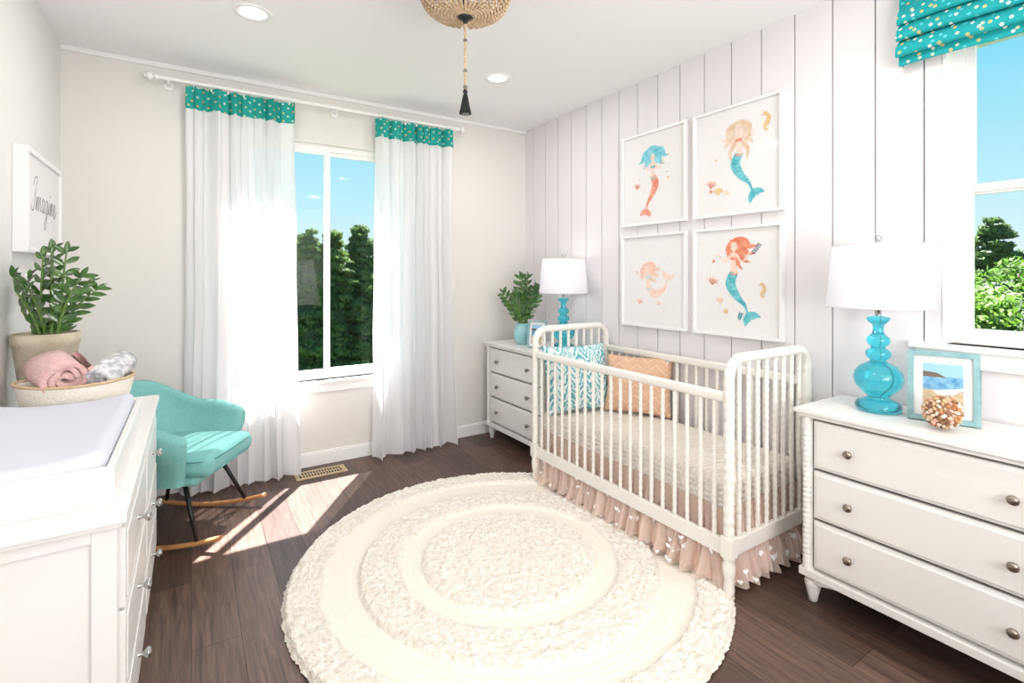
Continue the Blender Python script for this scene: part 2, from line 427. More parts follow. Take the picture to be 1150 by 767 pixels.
def rug_h(r):
    e = .012
    shag = 0
    for a0, a1 in ((-1, .42), (.525, .71), (.865, 1.02)):
        shag = max(shag, smooth((r - a0 + e) / (2 * e)) * smooth((a1 + e - r) / (2 * e)) if a1 < 1 else smooth((r - a0 + e) / (2 * e)))
    return shag
b = MB(); nr, na = 210, 700
vs = []
for i in range(nr + 1):
    r = RR * i / nr
    for k in range(na):
        a = 2 * pi * k / na
        rr = r + (.006 * noise.noise(Vector((cos(a) * 26, sin(a) * 26, 0))) + .006 * noise.noise(Vector((cos(a) * 90, sin(a) * 90, 4))) if i > nr - 3 else 0)
        x, yy = rr * cos(a), rr * sin(a)
        sh = rug_h(r + .006 * noise.noise(Vector((x * 30, yy * 30, 9))))
        n1 = noise.noise(Vector((x * 34, yy * 34, 1))); n2 = noise.noise(Vector((x * 80, yy * 80, 5)))
        z = .006 + .0012 * sin(r * 2 * pi / .030) + sh * (.022 + .009 * n1 + .007 * n2)
        edge = smooth((RR - r) / .02); z *= lerp(.2, 1, edge)
        vs.append((x, yy, max(z, .001)))
fsA = []; fsB = []
for i in range(nr):
    rm = RR * (i + .5) / nr
    t = fsA if rug_h(rm) > .35 else fsB
    for k in range(na):
        t.append((i * na + k, (i + 1) * na + k, (i + 1) * na + (k + 1) % na, i * na + (k + 1) % na))
b.add(vs, fsA, M_rug, True)
kk = b.mi(M_rug2)
for f in fsB: b.f.append(list(f)); b.m.append(kk); b.sm.append(True)
b.obj('round_rug', (1.32, 2.09, .001), recalc=False)

# ------------------------------------------------------------------ dressers
def dresser(name, loc, W, D, Ht):
    b = MB(); z0 = .115; zt = Ht - .035
    b.box(-.02, D, -.02, W + .02, Ht - .018, Ht, M_white); b.box(-.01, D, -.01, W + .01, Ht - .034, Ht - .018, M_white)
    b.box(.03, D - .005, .01, W - .01, z0, zt, M_white)
    b.box(.008, .03, .012, .045, z0, zt, M_white); b.box(.008, .03, W - .045, W - .012, z0, zt, M_white)
    b.box(-.008, D, -.004, W + .004, z0 - .002, z0 + .03, M_white)
    n = 24; pts = []
    for i in range(n + 1):
        t = i / n; yy = lerp(.05, W - .05, t)
        pts.append((.006, yy, z0 - .028 + .022 * smooth(min(t, 1 - t) / .16)))
    b.prism(pts + [(.006, W - .05, z0), (.006, .05, z0)], (.016, 0, 0), M_white)
    for yy in (.024, W - .024):
        prof = []
        N = 120; za, zb = z0 + .03, zt
        for i in range(N + 1):
            t = i / N; z = lerp(za, zb, t)
            if t < .06 or t > .94: r = .017
            else: r = .0135 + .0035 * abs(sin(pi * 26 * (t - .06) / .88))
            prof.append((r, z))
        b.lathe(prof, M_white, 14, (.008, yy, 0))
    hh = (zt - z0 - .03 - .05) / 3
    for k in range(3):
        a = z0 + .045 + k * (hh + .012); c = a + hh
        y0_, y1_ = .052, W - .052
        b.box(.014, .031, y0_ - .003, y1_ + .003, a - .003, c + .003, M_gap)
        b.box(.006, .03, y0_, y1_, a, c, M_white)
        b.box(-.001, .01, y0_ + .012, y1_ - .012, a + .012, c - .012, M_white)
        for yy in (y0_ + .14, y1_ - .14):
            zc = (a + c) / 2
            R = Matrix.Rotation(-pi / 2, 3, 'Y')
            b.lathe([(.006, 0), (.006, .012), (.014, .016), (.0165, .022), (.014, .028), (.007, .031), (.001, .032)], M_nickel, 18, (-.001, yy, zc), R=R)
    for xx in (.035, D - .045):
        for yy in (.035, W - .035):
            b.lathe([(.012, 0), (.017, .004), (.022, .03), (.031, .07), (.033, .085), (.026, .096), (.03, .102), (.03, .116)], M_white, 18, (xx, yy, 0))
    return b.obj(name, loc, bevel=.0025)
DH = .825
dresser('dresser', (2.21, .29, 0), .86, .405, DH)
dresser('dresser.001', (2.145, 2.93, 0), .83, .47, DH)

# ------------------------------------------------------------------ changing table
M_pad = mat('changing_pad_cover', s(212, 213, 226), .9, bump=(260, .12), sheen=.1)
b = MB(); xb, xf, ya, yb, zt = XL + .018, -.155, 1.57, 2.98, .81
b.box(xb, xf + .022, ya - .03, yb + .02, zt - .022, zt, M_white); b.box(xb, xf + .012, ya - .018, yb + .01, zt - .036, zt - .022, M_white)
b.box(xb, xf - .02, ya + .012, yb - .012, .06, zt - .036, M_white)
b.box(xb, xb + .05, ya, ya + .02, .0, zt - .036, M_white); b.box(xf - .05, xf, ya, ya + .05, .0, zt - .036, M_white)
b.box(xb + .05, xf - .05, ya, ya + .02, zt - .07, zt - .036, M_white); b.box(xb + .05, xf - .05, ya, ya + .02, .06, .13, M_white)
b.box(xf - .05, xf, yb - .05, yb, 0, zt - .036, M_white); b.box(xb, xb + .05, yb - .05, yb, 0, zt - .036, M_white)
b.box(xf - .03, xf, ya + .05, yb - .05, .06, .10, M_white); b.box(xf - .03, xf, ya + .05, yb - .05, zt - .06, zt - .036, M_white)
ym = (ya + yb) / 2
b.box(xf - .03, xf, ym - .015, ym + .015, .1, zt - .06, M_white)
hh = (zt - .06 - .10 - .03) / 3
for c0, c1 in ((ya + .055, ym - .02), (ym + .02, yb - .055)):
    for k in range(3):
        a = .107 + k * (hh + .008)
        b.box(xf - .02, xf + .012, c0, c1, a, a + hh, M_white)
        b.box(xf + .012, xf + .016, c0 + .02, c1 - .02, a + .02, a + hh - .02, M_white)
        for yy in (lerp(c0, c1, .5),):
            b.lathe([(.007, 0), (.006, .014), (.013, .019), (.017, .026), (.013, .032), (.001, .035)], M_silver, 16, (xf + .016, yy, a + hh / 2), R=Matrix.Rotation(pi / 2, 3, 'Y'))
b.obj('changing_table', bevel=.003)
b = MB()
tx0, tx1, ty0, ty1 = xb + .006, -.165, 1.62, 2.47
b.box(tx0, tx1, ty0, ty0 + .018, zt, zt + .095, M_white); b.box(tx0, tx1, ty1 - .018, ty1, zt, zt + .095, M_white)
b.box(tx1 - .018, tx1, ty0 + .018, ty1 - .018, zt, zt + .095, M_white); b.box(tx0, tx0 + .018, ty0 + .018, ty1 - .018, zt, zt + .095, M_white)
b.box(tx0 + .018, tx1 - .018, ty0 + .018, ty1 - .018, zt, zt + .01, M_white)
b.obj('changing_tray', bevel=.003)
b = MB()
def padf(q):
    return Vector((q.x, q.y, q.z + (.022 * abs(q.x / .2) ** 2.5 - .012 if q.z > 0 else 0)))
b.rbox(((tx0 + tx1) / 2, (ty0 + ty1) / 2, zt + .068), (tx1 - tx0 - .042, ty1 - ty0 - .042, .112), .032, M_pad, fn=padf, mid=12)
b.obj('changing_pad', merge=True)

# basket with blankets
M_basket = mat('cream_woven_basket', s(236, 230, 220), .9, bump=(120, .5))
M_baskettrim = mat('basket_rim', s(205, 180, 145), .8, bump=(150, .4))
M_pink = mat('pink_knit_blanket', s(242, 202, 197), 1, bump=(140, .9), sheen=.3, var=(60, s(232, 186, 183)))
M_greyb = mat('grey_patterned_blanket', s(242, 240, 240), 1, bump=(120, .5), var=(38, s(165, 167, 174)))
b = MB(); cx, cy = -.385, 2.625
def bk(u, v):
    a = 2 * pi * u
    if v < .5: k = v / .5; r = lerp(.80, 1.0, k); z = lerp(0, .15, k)
    elif v < .6: r = lerp(1, .95, (v - .5) / .1); z = .153
    else: k = (v - .6) / .4; r = lerp(.95, .76, k); z = lerp(.15, .01, k)
    return (cx + .185 * r * cos(a), cy + .125 * r * sin(a), zt + .002 + z + .012 * cos(a) ** 2 * (z / .15) + .0015 * sin(a * 60 + (int(v * 20) % 2) * pi))
b.grid(bk, 120, 40, M_basket, cu=True)
b.lathe([(.001, .004), (.8, .004)], M_basket, 40, (cx, cy, zt), sx=.17, sy=.12, capb=False, capt=False)
b.tube([(cx + .185 * cos(a), cy + .125 * sin(a), zt + .158 + .012 * cos(a) ** 2) for a in [2 * pi * k / 40 for k in range(41)]], .006, M_baskettrim, 8)
b.obj('storage_basket', recalc=False)
def roll(b, c, R, L, r0, turns, th, m, seed=0):
    R = R.to_3x3()
    def f(u, v):
        a = turns * 2 * pi * u; r = .012 + (r0 - .012) * u
        k = v * 4
        if k < 1: q, w = -L / 2, lerp(-1, 1, k)
        elif k < 2: q, w = lerp(-L / 2, L / 2, k - 1), 1
        elif k < 3: q, w = L / 2, lerp(1, -1, k - 2)
        else: q, w = lerp(L / 2, -L / 2, k - 3), -1
        rr = r + w * th / 2 * .85
        j = noise.noise(Vector((a * .8, q * 12, seed))) * .012
        return Vector(c) + R @ Vector(((rr + j) * cos(a), q + j, (rr + j) * sin(a)))
    b.grid(f, 90, 16, m, cv=True)
b = MB()
roll(b, (cx - .05, cy - .02, zt + .20), rotm('Z', 28) @ rotm('X', 14), .16, .082, 3.1, .022, M_pink, 1)
b.obj('pink_blanket', recalc=False)
b = MB()
roll(b, (cx + .11, cy + .0, zt + .185), rotm('Z', -25) @ rotm('X', 20), .17, .048, 2.4, .02, M_greyb, 2)
b.obj('patterned_blanket', recalc=False)

# plants
M_leaf = mat('glossy_green_leaf', s(36, 74, 32), .22, var=(26, s(82, 124, 50)), coat=.5)
M_stem = mat('green_stem', s(100, 132, 64), .5)
M_pot = mat('stone_planter', s(184, 172, 150), .9, bump=(40, .6), var=(14, s(204, 194, 174)))
M_soil = mat('potting_soil', s(60, 46, 36), 1, bump=(90, .8))
def leaf(b, p, d, up, L, W, m):
    d = d.normalized(); side = d.cross(up).normalized(); up = side.cross(d).normalized()
    rows = [(0, .08), (.15, .62), (.38, 1), (.62, .96), (.84, .58), (.95, .25), (1, .02)]
    vs = []
    for t, w in rows:
        c = p + d * L * t - up * L * .12 * t * t
        vs += [c - side * W * w / 2 + up * W * .16 * w, c, c + side * W * w / 2 + up * W * .16 * w]
    fs = []
    for i in range(len(rows) - 1):
        for j in range(2): fs.append((i * 3 + j, i * 3 + j + 1, i * 3 + j + 4, i * 3 + j + 3))
    b.add(vs, fs, m, True)
def zz(b, c, n, hgt, spread, L, W, seed, lim=None, every=2):
    rnd = random.Random(seed); c = Vector(c)
    camr = Vector((.8425, -.5388, 0)); camf = Vector((.54, .84, 0))
    for i in range(n):
        a = 2 * pi * i / n + rnd.uniform(-.25, .25); sp = spread * (rnd.uniform(.75, 1.0) if i % 3 else rnd.uniform(.1, .35))
        hh = hgt * (rnd.uniform(.6, .85) if i % 3 else rnd.uniform(.88, 1.0))
        end = Vector((cos(a) * sp, sin(a) * sp, hh)); base = Vector((cos(a) * .03, sin(a) * .03, 0)); pts = []
        for k in range(15):
            t = k / 14
            q = base.lerp(Vector((end.x, end.y, 0)), t ** 1.5); q.z = hh * t * (1 - .12 * t * t * sp / spread)
            pts.append(c + q)
        if lim: pts = [Vector((max(p.x, lim), p.y, p.z)) for p in pts]
        b.tube(pts, [lerp(.008, .003, k / 14) for k in range(15)], M_stem, 7)
        fa = rnd.uniform(-1.0, 1.0)
        side0 = camr * cos(fa) + camf * sin(fa)
        for k in range(2, 15, every):
            t = (pts[min(k + 1, 14)] - pts[k - 1]).normalized()
            sd = (side0 - t * side0.dot(t)).normalized(); nn = t.cross(sd).normalized()
            if nn.y > 0: nn = -nn
            for sg in (-1, 1):
                q = pts[k] + (t * .010 if sg > 0 else Vector())
                dd = sd * sg * .85 + t * .6 + nn * rnd.uniform(.0, .25)
                if lim and q.x < lim + .05 and dd.x < 0: dd.x *= -.2
                sc = lerp(1, .7, abs(k - 8) / 7)
                leaf(b, q, dd, nn + Vector((rnd.uniform(-.25, .25), 0, rnd.uniform(-.1, .5))), L * sc * rnd.uniform(.9, 1.1), W * sc, M_leaf)
        leaf(b, pts[-1], (pts[-1] - pts[-3]), Vector((.2, -.8, .4)), L * .8, W * .7, M_leaf)
b = MB(); pc = (-.520, 2.865, zt)
b.lathe([(.070, 0), (.075, .006), (.098, .22), (.107, .29), (.112, .294), (.114, .335), (.108, .34), (.1, .335), (.097, .30)], M_pot, 40, pc, capt=False)
b.lathe([(.001, .31), (.099, .308)], M_soil, 30, pc, capb=False, capt=False)
zz(b, (pc[0] + .01, pc[1], pc[2] + .30), 11, .40, .19, .072, .030, 5, lim=XL + .045)
b.obj('potted_zz_plant', recalc=False)

# ------------------------------------------------------------------ frames
M_framew = mat('white_picture_frame', s(240, 239, 239), .35)
M_paper = mat('art_paper', s(232, 229, 229), .55, coat=.35)
M_ink = mat('grey_ink', s(110, 110, 112), .7)
def frame_local(b, w, h, dep, fw, art, T, pd=.012):
    b.T = T
    for x0, x1, y0, y1 in ((-w / 2, w / 2, h / 2 - fw, h / 2), (-w / 2, w / 2, -h / 2, -h / 2 + fw), (-w / 2, -w / 2 + fw, -h / 2 + fw, h / 2 - fw), (w / 2 - fw, w / 2, -h / 2 + fw, h / 2 - fw)):
        b.box(x0, x1, y0, y1, 0, dep, M_framew)
    b.box(-w / 2 + fw, w / 2 - fw, -h / 2 + fw, h / 2 - fw, 0, pd, art)
    b.T = None
def Tm(loc, cx_, cy_, cz_):
    return Matrix(((cx_[0], cy_[0], cz_[0], loc[0]), (cx_[1], cy_[1], cz_[1], loc[1]), (cx_[2], cy_[2], cz_[2], loc[2]), (0, 0, 0, 1)))

# ------------------------------------------------------------------ rocking chair
M_teal = mat('teal_upholstery', s(122, 184, 180), .95, bump=(300, .25), var=(120, s(136, 194, 190)))
M_piping = mat('teal_piping', s(84, 150, 146), .9)
M_oak = mat('light_oak', s(196, 142, 92), .5, var=(20, s(176, 122, 76)))
b = MB()
def upath(t):
    A, Bb, Ls = .27, .30, .24
    arc = pi * .285; tot = Ls * 2 + arc; q = (t + 1) / 2 * tot
    if q < Ls: return Vector((Ls - q - .02, -Bb, 0)), Vector((0, -1, 0))
    if q > Ls + arc: return Vector((q - Ls - arc - .02, Bb, 0)), Vector((0, 1, 0))
    ph = (q - Ls) / arc * pi
    return Vector((-A * sin(ph) - .02, -Bb * cos(ph), 0)), Vector((-sin(ph) * Bb, -cos(ph) * A, 0)).normalized()
def shell(u, v):
    t = u * 2 - 1; p, n = upath(t)
    bk_ = smooth((-p.x - .03) / .24); fr = smooth((p.x - .02) / .2)
    Ht = .605 + .150 * bk_ - .05 * fr
    e = min(1, (1 - abs(t)) / .05); th = .028 * sqrt(max(0.0, 1 - (1 - e) ** 2)) + .002
    th *= 1 + .14 * abs(cos(t * pi * 3.5))
    if v < .44: w = v / .44; off = -th
    elif v < .56: a = (v - .44) / .12 * pi; w = None
    else: w = (1 - v) / .44; off = th
    def q(w):
        sc = lerp(.78, 1.0, smooth(w * 1.1)); pp = Vector((p.x * sc, p.y * sc, 0)); pp.x -= .07 * bk_ * w * w
        pp.z = lerp(.325, Ht, w) ; return pp
    if w is None:
        r = q(1) + n * (-th * cos(a)); r.z += th * sin(a); return r
    return q(w) + n * off
b.grid(shell, 80, 50, M_teal)
for t in (0.0, 1.0):
    vs = [shell(t, j / 50) for j in range(51)]; b.add(vs, [tuple(range(51))], M_teal, True)
b.rbox((.055, 0, .410), (.49, .48, .11), .045, M_teal, fn=lambda q: Vector((q.x, q.y, q.z + (.014 * (1 - (q.x / .25) ** 2) * (1 - (q.y / .25) ** 2) if q.z > 0 else 0))), mid=8)
for zz_ in (.442, .378):
    pp = [(.285, -.2, zz_), (.297, -.17, zz_), (.300, 0, zz_), (.297, .17, zz_), (.285, .2, zz_)]
    b.tube(pp, .0035, M_piping, 6)
    for sg in (-1, 1): b.tube([(.285, sg * .2, zz_), (.26, sg * .232, zz_), (.2, sg * .241, zz_), (0, sg * .241, zz_)], .0035, M_piping, 6)
b.rbox((.0, 0, .335), (.44, .44, .06), .028, M_teal)
def rz(x): return .030 + .09 * (x / .36) ** 2 * .55
for sg in (-1, 1):
    b.grid(lambda u, v: (lambda x, a: (x, sg * .25 + .014 * cos(a) * 1.2, rz(x) + .012 * sin(a) - .014))(lerp(-.38, .36, u), 2 * pi * v), 30, 10, M_oak, cv=True)
    for e in (-.38, .36):
        b.add([(e, sg * .25 + .0168 * cos(2 * pi * k / 10), rz(e) + .012 * sin(2 * pi * k / 10) - .014) for k in range(10)], [tuple(range(10))], M_oak)
    for x0, x1 in ((.13, .24), (-.13, -.22)):
        b.tube([(x0, sg * .17, .33), (x1, sg * .25, rz(x1) - .004)], [.013, .010], M_black, 10)
    b.tube([(.14, sg * .17, .31), (-.14, sg * .17, .31)], .008, M_black, 8)
for x in (.14, -.14): b.tube([(x, -.175, .31), (x, .175, .31)], .008, M_black, 8)
b.obj('rocking_chair', (-.06, 3.33, 0), radians(-30), merge=True)

# ------------------------------------------------------------------ crib
b = MB(); xf, xk, yn, yf_ = 1.95, 2.585, 1.315, 2.755; ZR = .885
def spool(p0, p1, r, m, seg=10, mod=.22, pitch=.034):
    p0, p1 = Vector(p0), Vector(p1); L = (p1 - p0).length; n = max(3, round(L / pitch)); N = n * 5
    z = (p1 - p0).normalized(); R = z.to_track_quat('Z', 'Y').to_matrix()
    prof = []
    for i in range(N + 1):
        t = i / N
        prof.append((r * ((1 - mod) + mod * abs(sin(pi * n * t)) ** .7), t * L))
    b.lathe(prof, m, seg, p0, R=R, capb=False, capt=False)
def crib_end(yy):
    rc = .085; zt_ = 1.03; pts = []; rad = []
    for xx in (xf, xk):
        b.lathe([(.014, .0), (.020, .006), (.024, .03), (.019, .07), (.025, .10), (.028, .13), (.022, .15), (.026, .16), (.026, .17)], M_crib, 16, (xx, yy, .012))
        b.box(xx - .026, xx + .026, yy - .026, yy + .026, .18, .27, M_crib)
    N = 90
    path = []
    for i in range(N + 1): path.append((xf, lerp(.27, zt_ - rc, i / N)))
    for i in range(1, 12): a = pi - pi / 2 * i / 11; path.append((xf + rc + rc * cos(a), zt_ - rc + rc * sin(a)))
    for i in range(1, 61): path.append((lerp(xf + rc, xk - rc, i / 60), zt_))
    for i in range(1, 12): a = pi / 2 - pi / 2 * i / 11; path.append((xk - rc + rc * cos(a), zt_ - rc + rc * sin(a)))
    for i in range(1, N + 1): path.append((xk, lerp(zt_ - rc, .27, i / N)))
    s_ = 0; prev = path[0]
    for p in path:
        s_ += sqrt((p[0] - prev[0]) ** 2 + (p[1] - prev[1]) ** 2); prev = p
        pts.append((p[0], yy, p[1])); rad.append(.0235 - .0026 * (1 - abs(sin(pi * s_ / .045)) ** .6))
    b.tube(pts, rad, M_crib, 14)
    b.box(xf + .02, xk - .02, yy - .013, yy + .013, .18, .25, M_crib)
    for i in range(8):
        xx = lerp(xf, xk, (i + 1) / 9); spool((xx, yy, .25), (xx, yy, zt_ - .01), .0115, M_crib)
crib_end(yn); crib_end(yf_)
for xx in (xf, xk):
    b.rbox((xx, (yn + yf_) / 2, ZR - .02), (.034, yf_ - yn - .03, .045), .012, M_crib, k=3, mid=2)
    b.box(xx - .012, xx + .012, yn + .02, yf_ - .02, .18, .25, M_crib)
    n = 19
    for i in range(n):
        yy = lerp(yn, yf_, (i + 1) / (n + 1)); spool((xx, yy, .25), (xx, yy, ZR - .035), .0105, M_crib)
b.obj('crib', bevel=.003)

def dot_mat():
    m = mat('white_bubble_dot_sheet', s(248, 244, 238), .95)
    nt = m.node_tree; b_ = nt.nodes['Principled BSDF']; N = nt.nodes.new; L = nt.links.new
    tc = N('ShaderNodeTexCoord'); v = N('ShaderNodeTexVoronoi'); v.feature = 'SMOOTH_F1'; v.inputs['Scale'].default_value = 38; v.inputs['Randomness'].default_value = .1
    L(tc.outputs['Object'], v.inputs['Vector'])
    bp = N('ShaderNodeBump'); bp.invert = True; bp.inputs['Strength'].default_value = 1; bp.inputs['Distance'].default_value = .02
    L(v.outputs['Distance'], bp.inputs['Height']); L(bp.outputs['Normal'], b_.inputs['Normal'])
    r = N('ShaderNodeValToRGB'); r.color_ramp.elements[0].position = .2; r.color_ramp.elements[1].position = .5
    r.color_ramp.elements[0].color = (*s(250, 247, 242), 1); r.color_ramp.elements[1].color = (*s(230, 220, 208), 1)
    L(v.outputs['Distance'], r.inputs['Fac']); L(r.outputs[0], b_.inputs['Base Color'])
    return m
b = MB(); b.rbox(((xf + xk) / 2, (yn + yf_) / 2, .415), (xk - xf - .05, yf_ - yn - .06, .14), .035, dot_mat(), mid=8)
b.obj('crib_mattress', merge=True)

# skirt
M_tulle = sheer('blush_tulle', s(252, 233, 222), .35, .38)
M_tulle2 = sheer('blush_lining', s(250, 219, 202), .2)
M_heart = mat('white_felt_heart', s(252, 250, 249), .9)
b = MB(); L1 = yf_ - yn - .07; L2 = xk - xf - .07; LT = L1 + L2
def skirt(u, v, off=0, ph=0, amp=1, zb=.022):
    q = u * LT; z = lerp(.37, zb, v)
    qq = q + .03 * noise.noise(Vector((q * 5, v * 1.5, ph)))
    w = .006 + .022 * v
    fl = amp * (w * sin(qq * 2 * pi / .085 + ph) + .008 * v * sin(qq * 2 * pi / .031 + ph * 2 + v * 2) + .022 * v * noise.noise(Vector((q * 11, v * 3, 3 + ph)))) - off - .04 * v * v
    z += .008 * v * noise.noise(Vector((q * 20, 0, ph)))
    xs, ys = xf + .036, yn + .036; rc = .05
    if q < L1 - rc: return Vector((xs + fl, yf_ - .034 - q, z))
    if q > L1 + rc: return Vector((xs + q - L1, ys + fl, z))
    a = (q - (L1 - rc)) / (2 * rc) * pi / 2
    c = Vector((xs + rc, ys + rc, z)); return c + Vector((-cos(a), -sin(a), 0)) * (rc - fl)
b.grid(lambda u, v: skirt(u, v), 620, 20, M_tulle)
b.grid(lambda u, v: skirt(u, v * .93, .006, 4.1, 1.1), 560, 16, M_tulle)
b.grid(lambda u, v: skirt(u, v * .97, -.02, 2.1, .5), 420, 12, M_tulle2)
rnd = random.Random(4)
for i in range(230):
    u = rnd.random(); v = rnd.choice([.58, .7, .82, .93]) + rnd.uniform(-.03, .03)
    p = skirt(u, v); p1 = skirt(min(1, u + .004), v); p2 = skirt(u, v + .03)
    tx = (p1 - p); tx = tx.normalized() if tx.length > 1e-6 else Vector((0, -1, 0))
    ty = (p - p2).normalized(); nn = tx.cross(ty).normalized()
    if nn.x + nn.y > 0: nn = -nn
    sc = rnd.uniform(.009, .013)
    if u > L1 / LT: sc *= 1.35
    hp = []
    for k in range(18):
        a = 2 * pi * k / 18
        hx = sin(a) ** 3; hy = (13 * cos(a) - 5 * cos(2 * a) - 2 * cos(3 * a) - cos(4 * a)) / 16
        hp.append(p + nn * .007 + tx * hx * sc + ty * hy * sc)
    b.add(hp, [tuple(range(18))], M_heart)
b.obj('crib_skirt', recalc=False)

# pillows
def chevron(name, c1, c2, scale, dist, thr=.48, per=.045, wob=.012, gapf=11.1, gapw=.12):
    m = bpy.data.materials.new(name); m.use_nodes = True
    nt = m.node_tree; b_ = nt.nodes['Principled BSDF']; N = nt.nodes.new; L = nt.links.new
    tc = N('ShaderNodeTexCoord'); sep = N('ShaderNodeSeparateXYZ'); L(tc.outputs['Object'], sep.inputs[0])
    def mt(op, a, bb):
        n = N('ShaderNodeMath'); n.operation = op
        for i, q in enumerate((a, bb)):
            if q is None: continue
            if isinstance(q, (int, float)): n.inputs[i].default_value = q
            else: L(q, n.inputs[i])
        return n.outputs[0]
    zig = mt('PINGPONG', sep.outputs['X'], per)
    w = mt('ADD', sep.outputs['Y'], mt('MULTIPLY', zig, dist))
    nz = N('ShaderNodeTexNoise'); nz.inputs['Scale'].default_value = 25; L(tc.outputs['Object'], nz.inputs['Vector'])
    w = mt('ADD', w, mt('MULTIPLY', nz.outputs['Fac'], wob))
    f = mt('FRACT', mt('MULTIPLY', w, scale), None)
    g = mt('LESS_THAN', f, thr)
    xw = mt('ADD', sep.outputs['X'], mt('MULTIPLY', nz.outputs['Fac'], wob))
    col = mt('FRACT', mt('MULTIPLY', xw, gapf), None)
    g = mt('MULTIPLY', g, mt('GREATER_THAN', col, gapw))
    mx = N('ShaderNodeMixRGB'); L(g, mx.inputs['Fac']); mx.inputs['Color1'].default_value = (*c1, 1); mx.inputs['Color2'].default_value = (*c2, 1)
    L(mx.outputs[0], b_.inputs['Base Color']); b_.inputs['Roughness'].default_value = .9
    return m
M_pb = chevron('aqua_brushed_pillow', s(226, 238, 238), s(102, 178, 188), 20, 1.6, .5, .05, .10, 7, .12)
M_pp = chevron('peach_woven_pillow', s(218, 178, 150), s(230, 198, 172), 15, 1.0, .14, .06, .01, 8, .0)
def pillow(name, loc, w, h, t, m, yaw, tilt):
    b = MB()
    for sg in (-1, 1):
        def f(u, v):
            a, c = u * 2 - 1, v * 2 - 1
            x = a * w / 2 * (1 - .07 * (1 - c * c) * a * a); yy = c * h / 2 * (1 - .07 * (1 - a * a) * c * c)
            z = sg * t / 2 * ((1 - a ** 2) * (1 - c ** 2) + 1e-9) ** .38 + sg * .010 * noise.noise(Vector((a * 3, c * 3, sg)))
            return (x, yy, z if (abs(a) < .999 and abs(c) < .999) else 0)
        b.grid(f, 36, 36, m)
    o = b.obj(name, merge=True)
    n = Vector((cos(radians(yaw)), sin(radians(yaw)), 0)); up = Vector((0, 0, 1)); rx = up.cross(n)
    Rm = Matrix((rx, up, n)).transposed()
    Rm = Rm @ rotm('X', -tilt)
    o.matrix_world = Matrix.Translation(loc) @ Rm.to_4x4()
    return o
pillow('throw_pillow', (2.19, 2.61, .705), .48, .45, .15, M_pb, -100, 14)
pillow('throw_pillow.001', (2.475, 2.33, .675), .44, .38, .14, M_pp, -150, 14)

# ------------------------------------------------------------------ lamps
M_aqua = bpy.data.materials.new('aqua_glass'); M_aqua.use_nodes = True
nb = M_aqua.node_tree.nodes['Principled BSDF']
nb.inputs['Base Color'].default_value = (*s(84, 222, 240), 1); nb.inputs['Roughness'].default_value = .03
nb.inputs['Transmission Weight'].default_value = .85; nb.inputs['IOR'].default_value = 1.28; nb.inputs['Coat Weight'].default_value = .6
M_shade = sheer('white_lamp_shade', s(238, 237, 241), .30)
M_emit2 = mat('lamp_bulb', (1, .95, .9), .5, emit=3)
def lamp(name, x, yy, z):
    b = MB()
    prof = [(.0, 0), (.070, .0), (.080, .008), (.083, .022), (.076, .038), (.052, .05), (.038, .056), (.04, .064), (.062, .082), (.082, .108), (.089, .135), (.084, .162), (.066, .186), (.042, .2), (.03, .207), (.029, .214), (.038, .22), (.046, .232), (.045, .248), (.034, .258), (.026, .263), (.026, .27), (.036, .277), (.043, .29), (.041, .304), (.03, .316), (.021, .325), (.019, .345), (.021, .36), (.036, .372), (.042, .385), (.04, .392), (.012, .398)]
    b.lathe(prof, M_aqua, 40, (x, yy, z + .001), capb=False)
    b.lathe([(.010, .396), (.010, .455), (.018, .457), (.018, .50), (.006, .502), (.004, .69), (.009, .692), (.009, .7), (.005, .704), (.012, .712), (.015, .722), (.011, .732), (.002, .738)], M_silver, 20, (x, yy, z))
    z0, z1 = .435, .695
    b.lathe([(.188, z0), (.165, z1)], M_shade, 56, (x, yy, z), capb=False, capt=False)
    for r, zz_ in ((.188, z0), (.165, z1)):
        b.tube([(x + r * cos(a), yy + r * sin(a), z + zz_) for a in [2 * pi * k / 48 for k in range(49)]], .0022, M_shade, 6)
    for k in range(3):
        a = 2 * pi * k / 3; b.tube([(x, yy, z + .688), (x + .165 * cos(a), yy + .165 * sin(a), z + .688)], .0018, M_silver, 6)
    b.ball((x, yy, z + .55), (.03, .03, .045), M_emit2, 14, 10)
    e = b.obj(name, recalc=False)
    l = bpy.data.lights.new('bulb', 'POINT'); l.energy = .8; l.shadow_soft_size = .045; l.color = (1, .96, .94)
    o = bpy.data.objects.new('bulb_light', l); S.collection.objects.link(o); o.location = (x, yy, z + .62); o.parent = e
lamp('table_lamp', 2.43, .945, DH)
lamp('table_lamp.001', 2.415, 3.04, DH)

